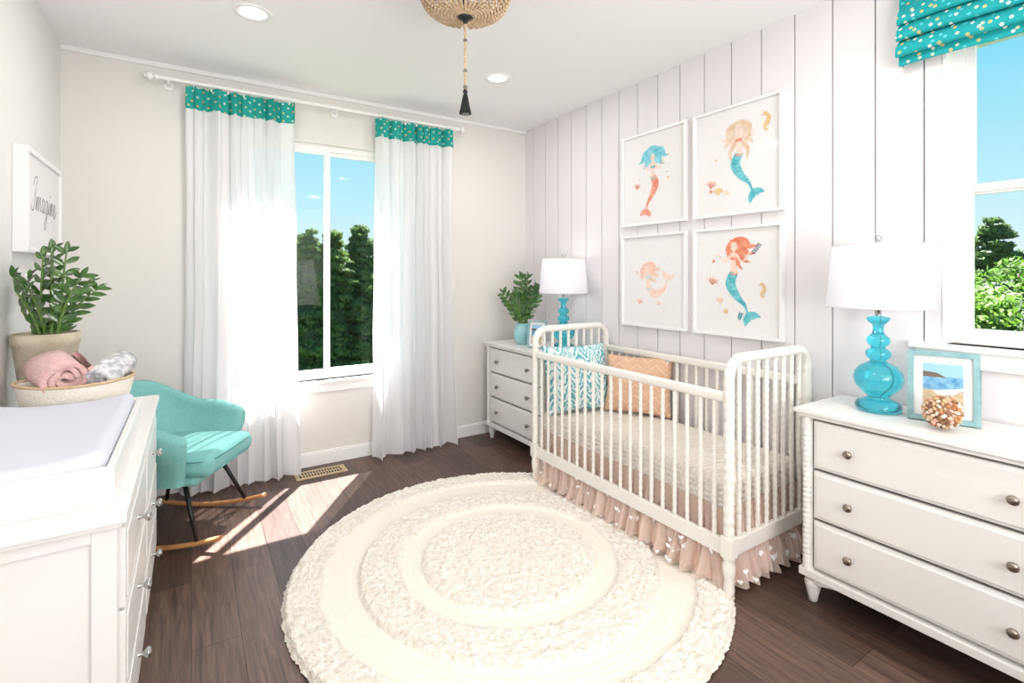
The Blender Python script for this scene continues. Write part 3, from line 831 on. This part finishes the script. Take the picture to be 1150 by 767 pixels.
# small photo frames
M_bluef = mat('weathered_blue_frame', s(120, 166, 172), .6, var=(30, s(148, 184, 186)), bump=(60, .4))
M_sand = mat('photo_sand', s(206, 188, 158), .6, var=(60, s(180, 160, 130)))
M_sea = mat('photo_sea', s(60, 130, 180), .5, var=(40, s(140, 190, 215)))
M_skyp = mat('photo_sky', s(150, 195, 225), .5)
M_rock = mat('photo_rock', s(110, 95, 80), .6)
def photo_frame(name, loc, w, h, yaw, tilt, fm, fw, mw):
    b = MB()
    for x0, x1, y0, y1 in ((-w / 2, w / 2, h - fw, h), (-w / 2, w / 2, 0, fw), (-w / 2, -w / 2 + fw, fw, h - fw), (w / 2 - fw, w / 2, fw, h - fw)):
        b.box(x0, x1, y0, y1, -.012, .01, fm)
    b.box(-w / 2 + fw, w / 2 - fw, fw, h - fw, -.01, .0, M_paper)
    iw, i0, i1 = w / 2 - fw - mw, fw + mw, h - fw - mw
    hh = i1 - i0
    b.box(-iw, iw, i0, i0 + hh * .42, 0, .001, M_sand); b.box(-iw, iw, i0 + hh * .42, i0 + hh * .72, 0, .001, M_sea); b.box(-iw, iw, i0 + hh * .72, i1, 0, .001, M_skyp)
    b.prism([(-iw, i0 + hh * .7, .001), (-iw, i0 + hh * .82, .001), (-iw * .3, i0 + hh * .8, .001), (iw * .2, i0 + hh * .7, .001)], (0, 0, .0006), M_rock)
    b.prism([(-iw * .2, i0 + hh * .3, .001), (iw * .5, i0 + hh * .34, .001), (iw, i0 + hh * .46, .001), (iw, i0 + hh * .5, .001), (-iw * .5, i0 + hh * .4, .001)], (0, 0, .0006), M_paper)
    b.prism([(-.02, 0, -.012), (.02, 0, -.012), (.015, h * .7, -.012), (-.015, h * .7, -.012)], (0, 0, -.004), fm)
    b.add([(-.018, h * .66, -.013), (.018, h * .66, -.013), (.022, .012, -.085), (-.022, .012, -.085)], [(0, 1, 2, 3)], M_dark)
    o = b.obj(name, bevel=.0015)
    n = Vector((cos(radians(yaw)), sin(radians(yaw)), 0)); up = Vector((0, 0, 1)); rx = up.cross(n)
    Rm = Matrix((rx, up, n)).transposed() @ rotm('X', -tilt)
    o.matrix_world = Matrix.Translation(loc) @ Rm.to_4x4()
photo_frame('photo_frame', (2.43, .73, DH + .003), .215, .27, -163, 9, M_bluef, .02, .028)
photo_frame('photo_frame.001', (2.27, 3.2, DH + .003), .15, .21, -150, 8, M_bluef, .01, .02)
b = MB(); sc_ = Vector((2.325, .70, DH + .066)); rnd = random.Random(9)
shellm = [mat('shell_tan', s(205, 170, 130), .5), mat('shell_cream', s(238, 225, 205), .5), mat('shell_brown', s(140, 100, 72), .5), mat('shell_pink', s(225, 180, 160), .5), mat('shell_orange', s(200, 135, 85), .5)]
b.ball(sc_, .054, shellm[2], 20, 14)
for i in range(150):
    zz_ = 1 - 2 * (i + .5) / 150; a = i * 2.39996; r = sqrt(1 - zz_ * zz_); n = Vector((r * cos(a), r * sin(a), zz_))
    R = n.to_track_quat('Z', 'Y').to_matrix() @ rotm('Z', rnd.uniform(0, 360)) @ rotm('X', rnd.uniform(-25, 25))
    q = rnd.uniform(.007, .012); b.ball(sc_ + n * .055, (q, q * rnd.uniform(.45, .9), q * .7), rnd.choice(shellm), 8, 6, R)
b.obj('seashell_ball')
b = MB(); M_aquav = mat('aqua_ceramic_vase', s(150, 205, 210), .15, coat=.5)
pv = (2.32, 3.46, DH + .001)
b.lathe([(.045, 0), (.05, .004), (.072, .05), (.078, .09), (.07, .13), (.055, .16), (.058, .172), (.052, .174), (.048, .16)], M_aquav, 30, pv, capt=False)
b.lathe([(.001, .155), (.05, .155)], M_soil, 20, pv, capb=False, capt=False)
zz(b, (pv[0], pv[1], pv[2] + .155), 9, .41, .18, .085, .038, 12)
b.obj('potted_plant_in_vase', recalc=False)

# ------------------------------------------------------------------ prints
def wc(name, c, c2): return mat(name, c, .6, var=(28, c2), coat=.35)
A_teal = wc('ink_teal', s(60, 168, 184), s(128, 208, 214)); A_teald = wc('ink_teal_dark', s(40, 130, 150), s(80, 170, 180))
A_coral = wc('ink_coral', s(222, 128, 106), s(240, 172, 150)); A_orange = wc('ink_orange', s(218, 116, 84), s(234, 156, 124))
A_blond = wc('ink_sand', s(214, 186, 160), s(232, 212, 192)); A_skin = wc('ink_skin', s(244, 206, 186), s(248, 218, 202))
A_aqua = wc('ink_aqua', s(90, 190, 208), s(156, 216, 228)); A_gold = wc('ink_gold', s(216, 176, 116), s(232, 204, 150))
A_navy = wc('ink_navy', s(80, 96, 120), s(110, 130, 150)); A_peach = wc('ink_peach', s(242, 192, 164), s(246, 214, 194))
A_palec = wc('ink_pale_coral', s(238, 184, 166), s(242, 204, 190)); A_palep = wc('ink_pale_peach', s(240, 208, 190), s(242, 220, 208)); A_palea = wc('ink_pale_aqua', s(180, 216, 222), s(206, 226, 230))
class Art:
    def __init__(self, b, z): self.b = b; self.z = z; self.k = 0
    def lay(self): self.k += 1; return self.z + self.k * .00006
    def ell(self, c, rx, ry, m, rot=0):
        z = self.lay(); ca, sa = cos(rot), sin(rot)
        self.b.add([(c[0] + rx * cos(t) * ca - ry * sin(t) * sa, c[1] + rx * cos(t) * sa + ry * sin(t) * ca, z) for t in [2 * pi * k / 20 for k in range(20)]], [tuple(range(20))], m)
    def rib(self, pts, ws, m, n=24):
        z = self.lay(); P = [Vector(p) for p in pts]
        if len(ws) != len(P): ws = [ws[0]] * len(P)
        def cr(a, i, f):
            g = lambda j: a[max(0, min(len(a) - 1, j))]
            p0, p1, p2, p3 = g(i - 1), g(i), g(i + 1), g(i + 2)
            return .5 * ((2 * p1) + (p2 - p0) * f + (2 * p0 - 5 * p1 + 4 * p2 - p3) * f * f + (3 * p1 - p0 - 3 * p2 + p3) * f ** 3)
        C = []; W = []
        for k in range(n + 1):
            q = k / n * (len(P) - 1); i = min(int(q), len(P) - 2); f = q - i
            C.append(cr(P, i, f)); W.append(max(.0002, cr(ws, i, f)))
        vs = []
        for k in range(n + 1):
            t = (C[min(k + 1, n)] - C[max(k - 1, 0)]).normalized(); nn = Vector((-t.y, t.x))
            vs += [(C[k].x + nn.x * W[k] / 2, C[k].y + nn.y * W[k] / 2, z), (C[k].x - nn.x * W[k] / 2, C[k].y - nn.y * W[k] / 2, z)]
        self.b.add(vs, [(2 * k, 2 * k + 1, 2 * k + 3, 2 * k + 2) for k in range(n)], m)
    def sprig(self, x, y, L, ang, m, n=6):
        d = Vector((cos(ang), sin(ang))); s_ = Vector((-d.y, d.x))
        self.rib([(x, y), (x + d.x * L, y + d.y * L)], [.0018, .0012], m, 2)
        for i in range(1, n):
            q = Vector((x, y)) + d * L * i / n
            for sg in (-1, 1):
                c = q + s_ * sg * .007 + d * .004; self.ell(c, .007, .003, m, ang + sg * .9)
    def coral(self, x, y, L, m):
        for a in (-.7, -.3, .1, .5, .9):
            self.rib([(x, y), (x + sin(a) * L * .5, y + cos(a) * L * .5), (x + sin(a * 1.2) * L, y + cos(a) * L)], [.005, .004, .0025], m, 6)
            self.rib([(x + sin(a) * L * .5, y + cos(a) * L * .5), (x + sin(a + .5) * L * .85, y + cos(a + .5) * L * .85)], [.004, .002], m, 3)
    def shell(self, x, y, r, m, rot=0):
        for i in range(7):
            a = rot + pi / 2 + (i - 3) * .32
            self.rib([(x, y), (x + cos(a) * r, y + sin(a) * r)], [.002, r * .34], m, 3)
        self.ell((x, y), r * .25, r * .15, m)
    def star(self, x, y, r, m):
        z = self.lay(); self.b.add([(x + (r if k % 2 == 0 else r * .42) * cos(pi / 2 + k * pi / 5), y + (r if k % 2 == 0 else r * .42) * sin(pi / 2 + k * pi / 5), z) for k in range(10)], [tuple(range(10))], m)
    def seahorse(self, x, y, sc, m):
        self.rib([(x, y + .05 * sc), (x + .018 * sc, y + .03 * sc), (x + .01 * sc, y), (x - .008 * sc, y - .03 * sc), (x + .008 * sc, y - .05 * sc), (x + .016 * sc, y - .036 * sc)], [.016 * sc, .022 * sc, .03 * sc, .014 * sc, .008 * sc, .004 * sc], m)
        self.ell((x - .004 * sc, y + .056 * sc), .013 * sc, .011 * sc, m); self.rib([(x - .01 * sc, y + .052 * sc), (x - .03 * sc, y + .044 * sc)], [.007 * sc, .005 * sc], m, 3)

def mermaid(A, ox, oy, sc, hair, tail, top, hairs, pose=0, crown=False, hd=(0, .32), cloud=False):
    P = lambda x, y: (ox + x * sc, oy + y * sc)
    R = lambda pts, ws, m, n=24: A.rib([P(*p) for p in pts], [w * sc for w in ws], m, n)
    hx, hy = hd
    pale = hair is A_palec
    hd_col = A_palep if pale else (A_teald if hair in (A_teal, A_aqua) else (A_orange if hair in (A_orange, A_coral) else A_gold))
    skin = A_palep if pale else A_skin
    for h in hairs:
        R([(hx + p[0], hy + p[1]) for p in h], [.07, .10, .085, .05, .008][:len(h)] if len(h) == 5 else [.08, .1, .06, .008], hair)
        R([(hx + p[0] * 1.02 + .01, hy + p[1] + .004) for p in h], [.006] * len(h), hd_col)
    if cloud:
        for a in range(14):
            t = a / 13 * pi * 1.5 - pi * .25; A.ell(P(hx + cos(t) * .12, hy + .02 + sin(t) * .10), .065 * sc, .055 * sc, hair, t)
        for a in range(5):
            t = a / 4 * pi * 1.1 - .1; R([(hx + cos(t) * .06, hy + .02 + sin(t) * .05), (hx + cos(t + .3) * .13, hy + .02 + sin(t + .3) * .1), (hx + cos(t) * .18, hy + .02 + sin(t) * .14)], [.006, .006, .003], hd_col, 8)
    if pose == 0: tl = [(0, .02), (.05, -.10), (-.01, -.25), (-.10, -.38), (-.13, -.47)]; fa = -1.75
    elif pose == 1: tl = [(0, .0), (-.045, -.13), (.03, -.27), (.13, -.37), (.17, -.46)]; fa = -1.0
    else: tl = [(0, 0), (.12, -.08), (.25, -.05), (.33, .03), (.36, .12)]; fa = 1.3
    e = tl[-1]
    R([(0, .24), (-.006, .13), (0, .0)], [.09, .06, .1], skin)
    R(tl, [.105, .13, .095, .045, .022], tail, 40)
    for da, l in ((-.72, .17), (.72, .17), (-.3, .12), (.3, .12)):
        a = fa + da; R([e, (e[0] + cos(a) * l * .55, e[1] + sin(a) * l * .55), (e[0] + cos(a) * l, e[1] + sin(a) * l)], [.015, .07, .008], tail, 12)
    td = A_palec if pale else (A_teald if tail in (A_teal, A_aqua) else A_orange)
    for j in range(9):
        f = (j + .5) / 9 * 3.2; i = int(f); g = f - i; x = lerp(tl[i][0], tl[i + 1][0], g); y_ = lerp(tl[i][1], tl[i + 1][1], g); wd = lerp(.05, .02, j / 9)
        R([(x - wd, y_ + .012), (x, y_ - .008), (x + wd, y_ + .012)], [.004, .007, .004], td, 8)
    R([(-.052, .0), (0, -.02), (.052, .0)], [.012, .02, .012], top, 8)
    R([(0, .28), (0, .22)], [.028, .034], skin, 4)
    R([(.04, .215), (.10, .13), (.17, .19), (.21, .26)], [.034, .026, .022, .016], skin, 16)
    R([(-.04, .215), (-.11, .14), (-.17, .19), (-.22, .22)], [.034, .026, .022, .016], skin, 16)
    for sg in (-1, 1): A.ell(P(sg * .022, .17), .024 * sc, .021 * sc, top)
    A.ell(P(hx, hy), .052 * sc, .06 * sc, skin)
    R([(hx - .055, hy - .03), (hx - .045, hy + .045), (hx, hy + .066), (hx + .045, hy + .045), (hx + .055, hy - .03)], [.02, .035, .04, .035, .02], hair, 16)
    for sg in (-1, 1): R([(hx + sg * .018 - .008, hy + .002), (hx + sg * .018 + .008, hy + .002)], [.005, .005], A_navy, 2); A.ell(P(hx + sg * .03, hy - .016), .009 * sc, .007 * sc, A_peach)
    R([(hx - .01, hy - .028), (hx, hy - .032), (hx + .01, hy - .028)], [.003, .005, .003], A_coral, 6)
    if crown:
        for a in range(-2, 3): R([(hx + a * .014, hy + .07), (hx + a * .024, hy + .11 - abs(a) * .012)], [.012, .003], A_gold, 3)
def Tr(yc, zc): return Tm((XR - .001, yc, zc), (0, -1, 0), (0, 0, 1), (-1, 0, 0))
def wall_art(name, yc, zc, draw):
    b = MB(); T = Tr(yc, zc); frame_local(b, .555, .63, .03, .015, M_paper, T)
    b.T = T; A = Art(b, .0122); draw(A); b.T = None
    b.obj(name, recalc=False)
H_long = [[(-.03, .05), (-.10, -.05), (-.07, -.18), (-.12, -.30), (-.09, -.42)], [(.03, .05), (.10, -.04), (.07, -.18), (.12, -.3), (.10, -.4)], [(-.02, .05), (-.12, 0), (-.14, -.14), (-.2, -.22)], [(.02, .06), (.12, 0), (.13, -.14), (.18, -.22)]]
H_side = [[(0, .06), (.1, .02), (.16, -.08), (.26, -.1)], [(0, .06), (.12, .05), (.2, -.01), (.3, .0)], [(0, .05), (.08, -.04), (.12, -.16), (.2, -.2)], [(0, .05), (.06, -.08), (.05, -.2), (.1, -.28)], [(0, .05), (-.06, -.03), (-.06, -.12), (-.1, -.18)]]
H_puff = [[(-.02, .05), (-.16, .07), (-.22, -.03), (-.30, -.06)], [(.02, .05), (.16, .09), (.22, 0), (.3, -.02)], [(-.02, .03), (-.12, -.02), (-.14, -.12), (-.2, -.16)], [(.02, .03), (.12, -.02), (.14, -.1), (.22, -.14)]]
def d1(A):
    mermaid(A, .0, .0, .43, A_aqua, A_coral, A_teal, H_puff, 0, cloud=True); A.coral(-.14, -.06, .04, A_coral); A.star(.13, -.02, .012, A_gold)
    A.ell((-.12, .0), .004, .004, A_coral); A.ell((.12, .02), .004, .004, A_teal)
def d2(A):
    mermaid(A, .02, .03, .46, A_blond, A_teal, A_coral, H_long, 1, crown=True); A.seahorse(.18, .17, .9, A_gold)
    A.shell(-.11, -.18, .035, A_gold); A.shell(-.06, -.19, .022, A_peach, -.4); A.star(-.16, -.16, .016, A_coral); A.star(-.12, .02, .012, A_gold); A.coral(-.16, -.14, .045, A_coral)
def d3(A):
    mermaid(A, -.04, -.05, .44, A_palec, A_palep, A_palea, H_side, 2, hd=(-.05, .3)); A.star(-.14, .06, .013, A_palec); A.shell(.05, -.16, .025, A_palep); A.ell((.1, .12), .006, .006, A_palea); A.coral(-.12, -.16, .04, A_palec)
def d4(A):
    mermaid(A, -.01, .05, .48, A_orange, A_teal, A_coral, H_side, 1); A.sprig(.10, .15, .08, .9, A_navy); A.seahorse(.16, -.05, .7, A_gold)
    A.coral(-.15, -.02, .05, A_coral); A.star(-.06, -.17, .02, A_gold); A.shell(-.1, -.12, .026, A_peach); A.star(-.14, .12, .014, A_coral); A.sprig(.02, -.22, .05, 1.2, A_teald)
wall_art('mermaid_print', 2.331, 2.053, d1)
wall_art('mermaid_print.001', 1.723, 2.053, d2)
wall_art('mermaid_print.002', 2.331, 1.358, d3)
wall_art('mermaid_print.003', 1.723, 1.358, d4)
# cursive word sign on left wall
T = Tm((XL + .001, 3.28, 1.725), (0, 1, 0), (0, 0, 1), (1, 0, 0))
b = MB(); frame_local(b, .68, .46, .05, .022, M_paper, T, pd=.040); b.T = T
A = Art(b, .0402)
LT_ = [[(.0, 1.55), (.3, 2.05), (.75, 2.05), (.5, 1.1), (.3, .15), (-.05, .0), (-.15, .3)],
       [(.7, .1), (.95, .95), (.92, .05), (1.15, .8), (1.35, .9), (1.36, .05), (1.6, .8), (1.8, .9), (1.82, .2), (2.1, .15)],
       [(2.72, .85), (2.4, .95), (2.2, .5), (2.4, .05), (2.66, .4), (2.76, .9), (2.74, .2), (3.0, .15)],
       [(3.62, .85), (3.3, .95), (3.1, .5), (3.3, .05), (3.56, .4), (3.66, .9), (3.6, -.3), (3.35, -.95), (3.05, -.7), (3.4, -.2), (3.95, .25)],
       [(3.95, .25), (4.12, .9), (4.1, .2), (4.35, .15)],
       [(4.35, .15), (4.6, .95), (4.57, .05), (4.8, .8), (5.0, .9), (5.02, .2), (5.3, .2)],
       [(5.3, .2), (5.7, .65), (5.6, .95), (5.38, .7), (5.42, .15), (5.7, .0), (6.2, .5)]]
k = .075
for L_ in LT_: A.rib([((p[0] - 3.0) * k + p[1] * k * .22, (p[1] - .5) * k) for p in L_], [.006], M_ink, 70)
A.ell(((4.2 - 3.0) * k + 1.35 * k * .22, .85 * k), .005, .005, M_ink)
b.T = None; b.obj('framed_word_sign', recalc=False)

# ------------------------------------------------------------------ chandelier
M_bead = mat('wood_bead', s(220, 196, 164), .6, var=(50, s(186, 158, 126)))
M_bead2 = mat('grey_bead', s(120, 108, 98), .6)
b = MB(); ccx, ccy = .99, 1.92
def bead_strand(pts, r, m, gap=1.9):
    acc = 0; nxt = 0
    for i in range(len(pts) - 1):
        p, q = Vector(pts[i]), Vector(pts[i + 1]); L = (q - p).length
        while nxt <= acc + L:
            c = p.lerp(q, (nxt - acc) / L); b.ball(c, r, m, 8, 6); nxt += r * gap
        acc += L
for k in range(34):
    a = 2 * pi * k / 34; pts = []
    for i in range(25):
        t = i / 24
        r = .03 + .16 * sin(min(1, t * 1.25) * pi / 2) if t < .8 else lerp(.19, .10, (t - .8) / .2)
        z = 2.505 + (.09 * max(0, t - .0) ** 2.2 / .8 ** 2.2 if t < .8 else lerp(.09, .20, (t - .8) / .2))
        pts.append((ccx + r * cos(a), ccy + r * sin(a), z))
    bead_strand(pts, .0075, M_bead)
for r, z in ((.192, 2.598), (.10, 2.712), (.035, 2.508)):
    b.tube([(ccx + r * cos(a), ccy + r * sin(a), z) for a in [2 * pi * k / 36 for k in range(37)]], .006, M_black, 8)
b.lathe([(.03, 0), (.034, -.006), (.024, -.014), (.012, -.02), (.008, -.032), (.004, -.04)], M_black, 20, (ccx, ccy, 2.505))
b.lathe([(.065, H), (.065, H - .015), (.012, H - .02), (.012, 2.505)], M_black, 24, (ccx, ccy, 0))
bead_strand([(ccx, ccy, 2.468), (ccx, ccy, 2.19)], .0065, M_bead, 2.0)
for z, r in ((2.20, .010), (2.27, .009), (2.4, .009)): b.ball((ccx, ccy, z), r, M_bead2, 12, 8)
b.lathe([(.006, 2.19), (.011, 2.182), (.008, 2.17), (.013, 2.15), (.018, 2.095)], M_black, 14, (ccx, ccy, 0))
for k in range(16):
    a = 2 * pi * k / 16; b.tube([(ccx + .008 * cos(a), ccy + .008 * sin(a), 2.165), (ccx + .024 * cos(a), ccy + .024 * sin(a), 2.085)], .0028, M_black, 5)
b.obj('beaded_chandelier', recalc=False)

# ------------------------------------------------------------------ outside
M_ground = mat('grass_ground', s(50, 70, 34), 1, var=(.6, s(66, 88, 44)))
b = MB(); b.box(-60, 90, 5, 90, -4.6, -4.5, M_ground); b.box(4, 90, -40, 5, -4.6, -4.5, M_ground); b.obj('ground')
M_bark = mat('tree_bark', s(96, 78, 62), .9)
def fol(name, c1, c2, tr=.4):
    m = mat(name, c1, .7, var=(1.3, c2)); nt = m.node_tree; b_ = nt.nodes['Principled BSDF']
    src = b_.inputs['Base Color'].links[0].from_socket
    t = nt.nodes.new('ShaderNodeBsdfTranslucent'); nt.links.new(src, t.inputs['Color'])
    ms = nt.nodes.new('ShaderNodeMixShader'); ms.inputs[0].default_value = tr
    nt.links.new(b_.outputs[0], ms.inputs[1]); nt.links.new(t.outputs[0], ms.inputs[2]); nt.links.new(ms.outputs[0], nt.nodes['Material Output'].inputs['Surface'])
    return m
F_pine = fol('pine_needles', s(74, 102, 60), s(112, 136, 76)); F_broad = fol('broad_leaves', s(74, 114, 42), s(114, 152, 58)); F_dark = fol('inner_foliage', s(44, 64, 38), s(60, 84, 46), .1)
def tree_mesh(kind, seed):
    rnd = random.Random(seed); b = MB(); mt_ = F_pine if kind == 'pine' else F_broad
    b.tube([(0, 0, 0), (.05, .03, 3.5), (0, 0, 7.2)], [.22, .14, .03], M_bark, 8)
    clumps = []
    if kind == 'pine':
        z = .4
        while z < 7.6:
            t = max(0, (z - 1.2) / 6.4); R_ = 1.8 * (1 - t) ** .8 + .08
            for k in range(11):
                a = rnd.uniform(0, 6.28); rr = R_ * rnd.uniform(.4, 1.15)
                clumps.append((Vector((cos(a) * rr * .75, sin(a) * rr * .75, z + rnd.uniform(-.2, .2))), Vector((.44, .44, .17)) * (1 - .55 * t)))
            z += .26
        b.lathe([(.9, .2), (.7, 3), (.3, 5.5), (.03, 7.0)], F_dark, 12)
    else:
        for k in range(90):
            a = rnd.uniform(0, 6.28); q = rnd.uniform(-1, 1); rr = sqrt(1 - q * q)
            clumps.append((Vector((cos(a) * rr * 1.9, sin(a) * rr * 1.9, 4.8 + q * 2.4)), Vector((.6, .6, .45)) * rnd.uniform(.8, 1.15)))
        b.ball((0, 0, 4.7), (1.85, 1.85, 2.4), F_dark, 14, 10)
    vs = []; fs = []
    for c, e in clumps:
        for k in range(90 if kind == 'pine' else 170):
            d = Vector((rnd.gauss(0, 1), rnd.gauss(0, 1), rnd.gauss(0, 1))).normalized() * rnd.uniform(.6, 1.05)
            p = c + Vector((d.x * e.x, d.y * e.y, d.z * e.z)); s1 = rnd.uniform(.05, .1)
            u = Vector((rnd.gauss(0, 1), rnd.gauss(0, 1), rnd.gauss(0, 1))).normalized(); w = u.cross(d + Vector((.01, 0, 0))).normalized()
            o = len(vs); vs += [p - u * s1, p + w * s1 * .5, p + u * s1, p - w * s1 * .5]; fs.append((o, o + 1, o + 2, o + 3))
    b.add(vs, fs, mt_)
    return b.obj(('pine_tree' if kind == 'pine' else 'broadleaf_tree'), recalc=False)
P1 = tree_mesh('pine', 1); P2 = tree_mesh('pine', 2); Bt = tree_mesh('broad', 3)
rnd = random.Random(21); used = {P1: False, P2: False, Bt: False}
def pl(src, x, yy, top, rzv):
    sc = (top + 4.5) / (7.6)
    if used[src]:
        o = bpy.data.objects.new(src.name.split('.')[0], src.data); S.collection.objects.link(o)
    else: o = src; used[src] = True
    o.location = (x, yy, -4.5); o.scale = (sc, sc, sc); o.rotation_euler = (0, 0, rzv)
for i in range(17):
    pl(rnd.choice((P1, P2)), -4 + i * 1.0 + rnd.uniform(-.3, .3), 17 + rnd.uniform(-1.2, 1.2), rnd.uniform(1.6, 3.3), rnd.uniform(0, 6))
for i in range(16):
    pl(rnd.choice((P1, P2, P1, Bt)), -5 + i * 1.35 + rnd.uniform(-.4, .4), 20.5 + rnd.uniform(-1, 1), rnd.uniform(1.8, 2.8), rnd.uniform(0, 6))
for i in range(11):
    pl(Bt, -6 + i * 2.2, 25, rnd.uniform(1.6, 2.2), rnd.uniform(0, 6))
for i in range(12):
    pl(rnd.choice((P1, P2)), 17 + rnd.uniform(-1, 1), -4 + i * 1.1 + rnd.uniform(-.3, .3), rnd.uniform(2.0, 3.1), rnd.uniform(0, 6))
for i in range(8):
    pl(Bt, 20.5, -4 + i * 2.0, rnd.uniform(1.8, 2.4), rnd.uniform(0, 6))
for i in range(7):
    pl(Bt, 12.5 + rnd.uniform(-.6, .6), -3 + i * 1.15, rnd.uniform(1.3, 1.8), rnd.uniform(0, 6))

# ------------------------------------------------------------------ world / lights
w = bpy.data.worlds.new('sky'); S.world = w; w.use_nodes = True; nt = w.node_tree; N = nt.nodes.new; L = nt.links.new
bg = nt.nodes['Background']; tc = N('ShaderNodeTexCoord'); sep = N('ShaderNodeSeparateXYZ'); L(tc.outputs['Generated'], sep.inputs[0])
r = N('ShaderNodeValToRGB'); e = r.color_ramp.elements
e[0].position = 0; e[0].color = (*s(226, 243, 248), 1); e[1].position = .75; e[1].color = (*s(70, 170, 232), 1)
q = e.new(.12); q.color = (*s(190, 234, 246), 1); q = e.new(.38); q.color = (*s(112, 212, 242), 1)
L(sep.outputs['Z'], r.inputs['Fac']); L(r.outputs[0], bg.inputs['Color']); bg.inputs['Strength'].default_value = 1.08

def look(o, d): o.rotation_euler = Vector(d).to_track_quat('-Z', 'Y').to_euler()
l = bpy.data.lights.new('sun', 'SUN'); l.energy = 38; l.angle = radians(.6); l.color = (1, .965, .93)
o = bpy.data.objects.new('sun', l); S.collection.objects.link(o); o.location = (6, 10, 12); look(o, (-.34, -.48, -1))
l = bpy.data.lights.new('added_soft_fill', 'AREA'); l.shape = 'RECTANGLE'; l.size = 2.2; l.size_y = 1.4; l.energy = 40; l.color = (1, .98, .965)  # added fill lamp, out of view behind the camera, to brighten the room
o = bpy.data.objects.new('added_soft_fill', l); S.collection.objects.link(o); o.location = (1.1, -1.9, 1.9); look(o, (-.14, 1, .02))
l = bpy.data.lights.new('added_upward_fill', 'AREA'); l.shape = 'RECTANGLE'; l.size = 1.6; l.size_y = 1.0; l.energy = 46; l.color = (1, .98, .965)  # second added fill, aimed upward from behind the camera to lift the ceiling
o = bpy.data.objects.new('added_upward_fill', l); S.collection.objects.link(o); o.location = (.95, -.9, 1.3); look(o, (-.05, 1.1, 1))

# ------------------------------------------------------------------ camera
c = bpy.data.cameras.new('camera'); c.sensor_width = 36; c.sensor_fit = 'HORIZONTAL'; c.lens = 36 * 563 / 1150
c.shift_y = -(383.5 - 310) / 1150; c.clip_start = .05; c.clip_end = 300
co = bpy.data.objects.new('camera', c); S.collection.objects.link(co); co.location = (0, 0, 1.39); co.rotation_euler = (radians(90), 0, radians(-32.6))
S.camera = co
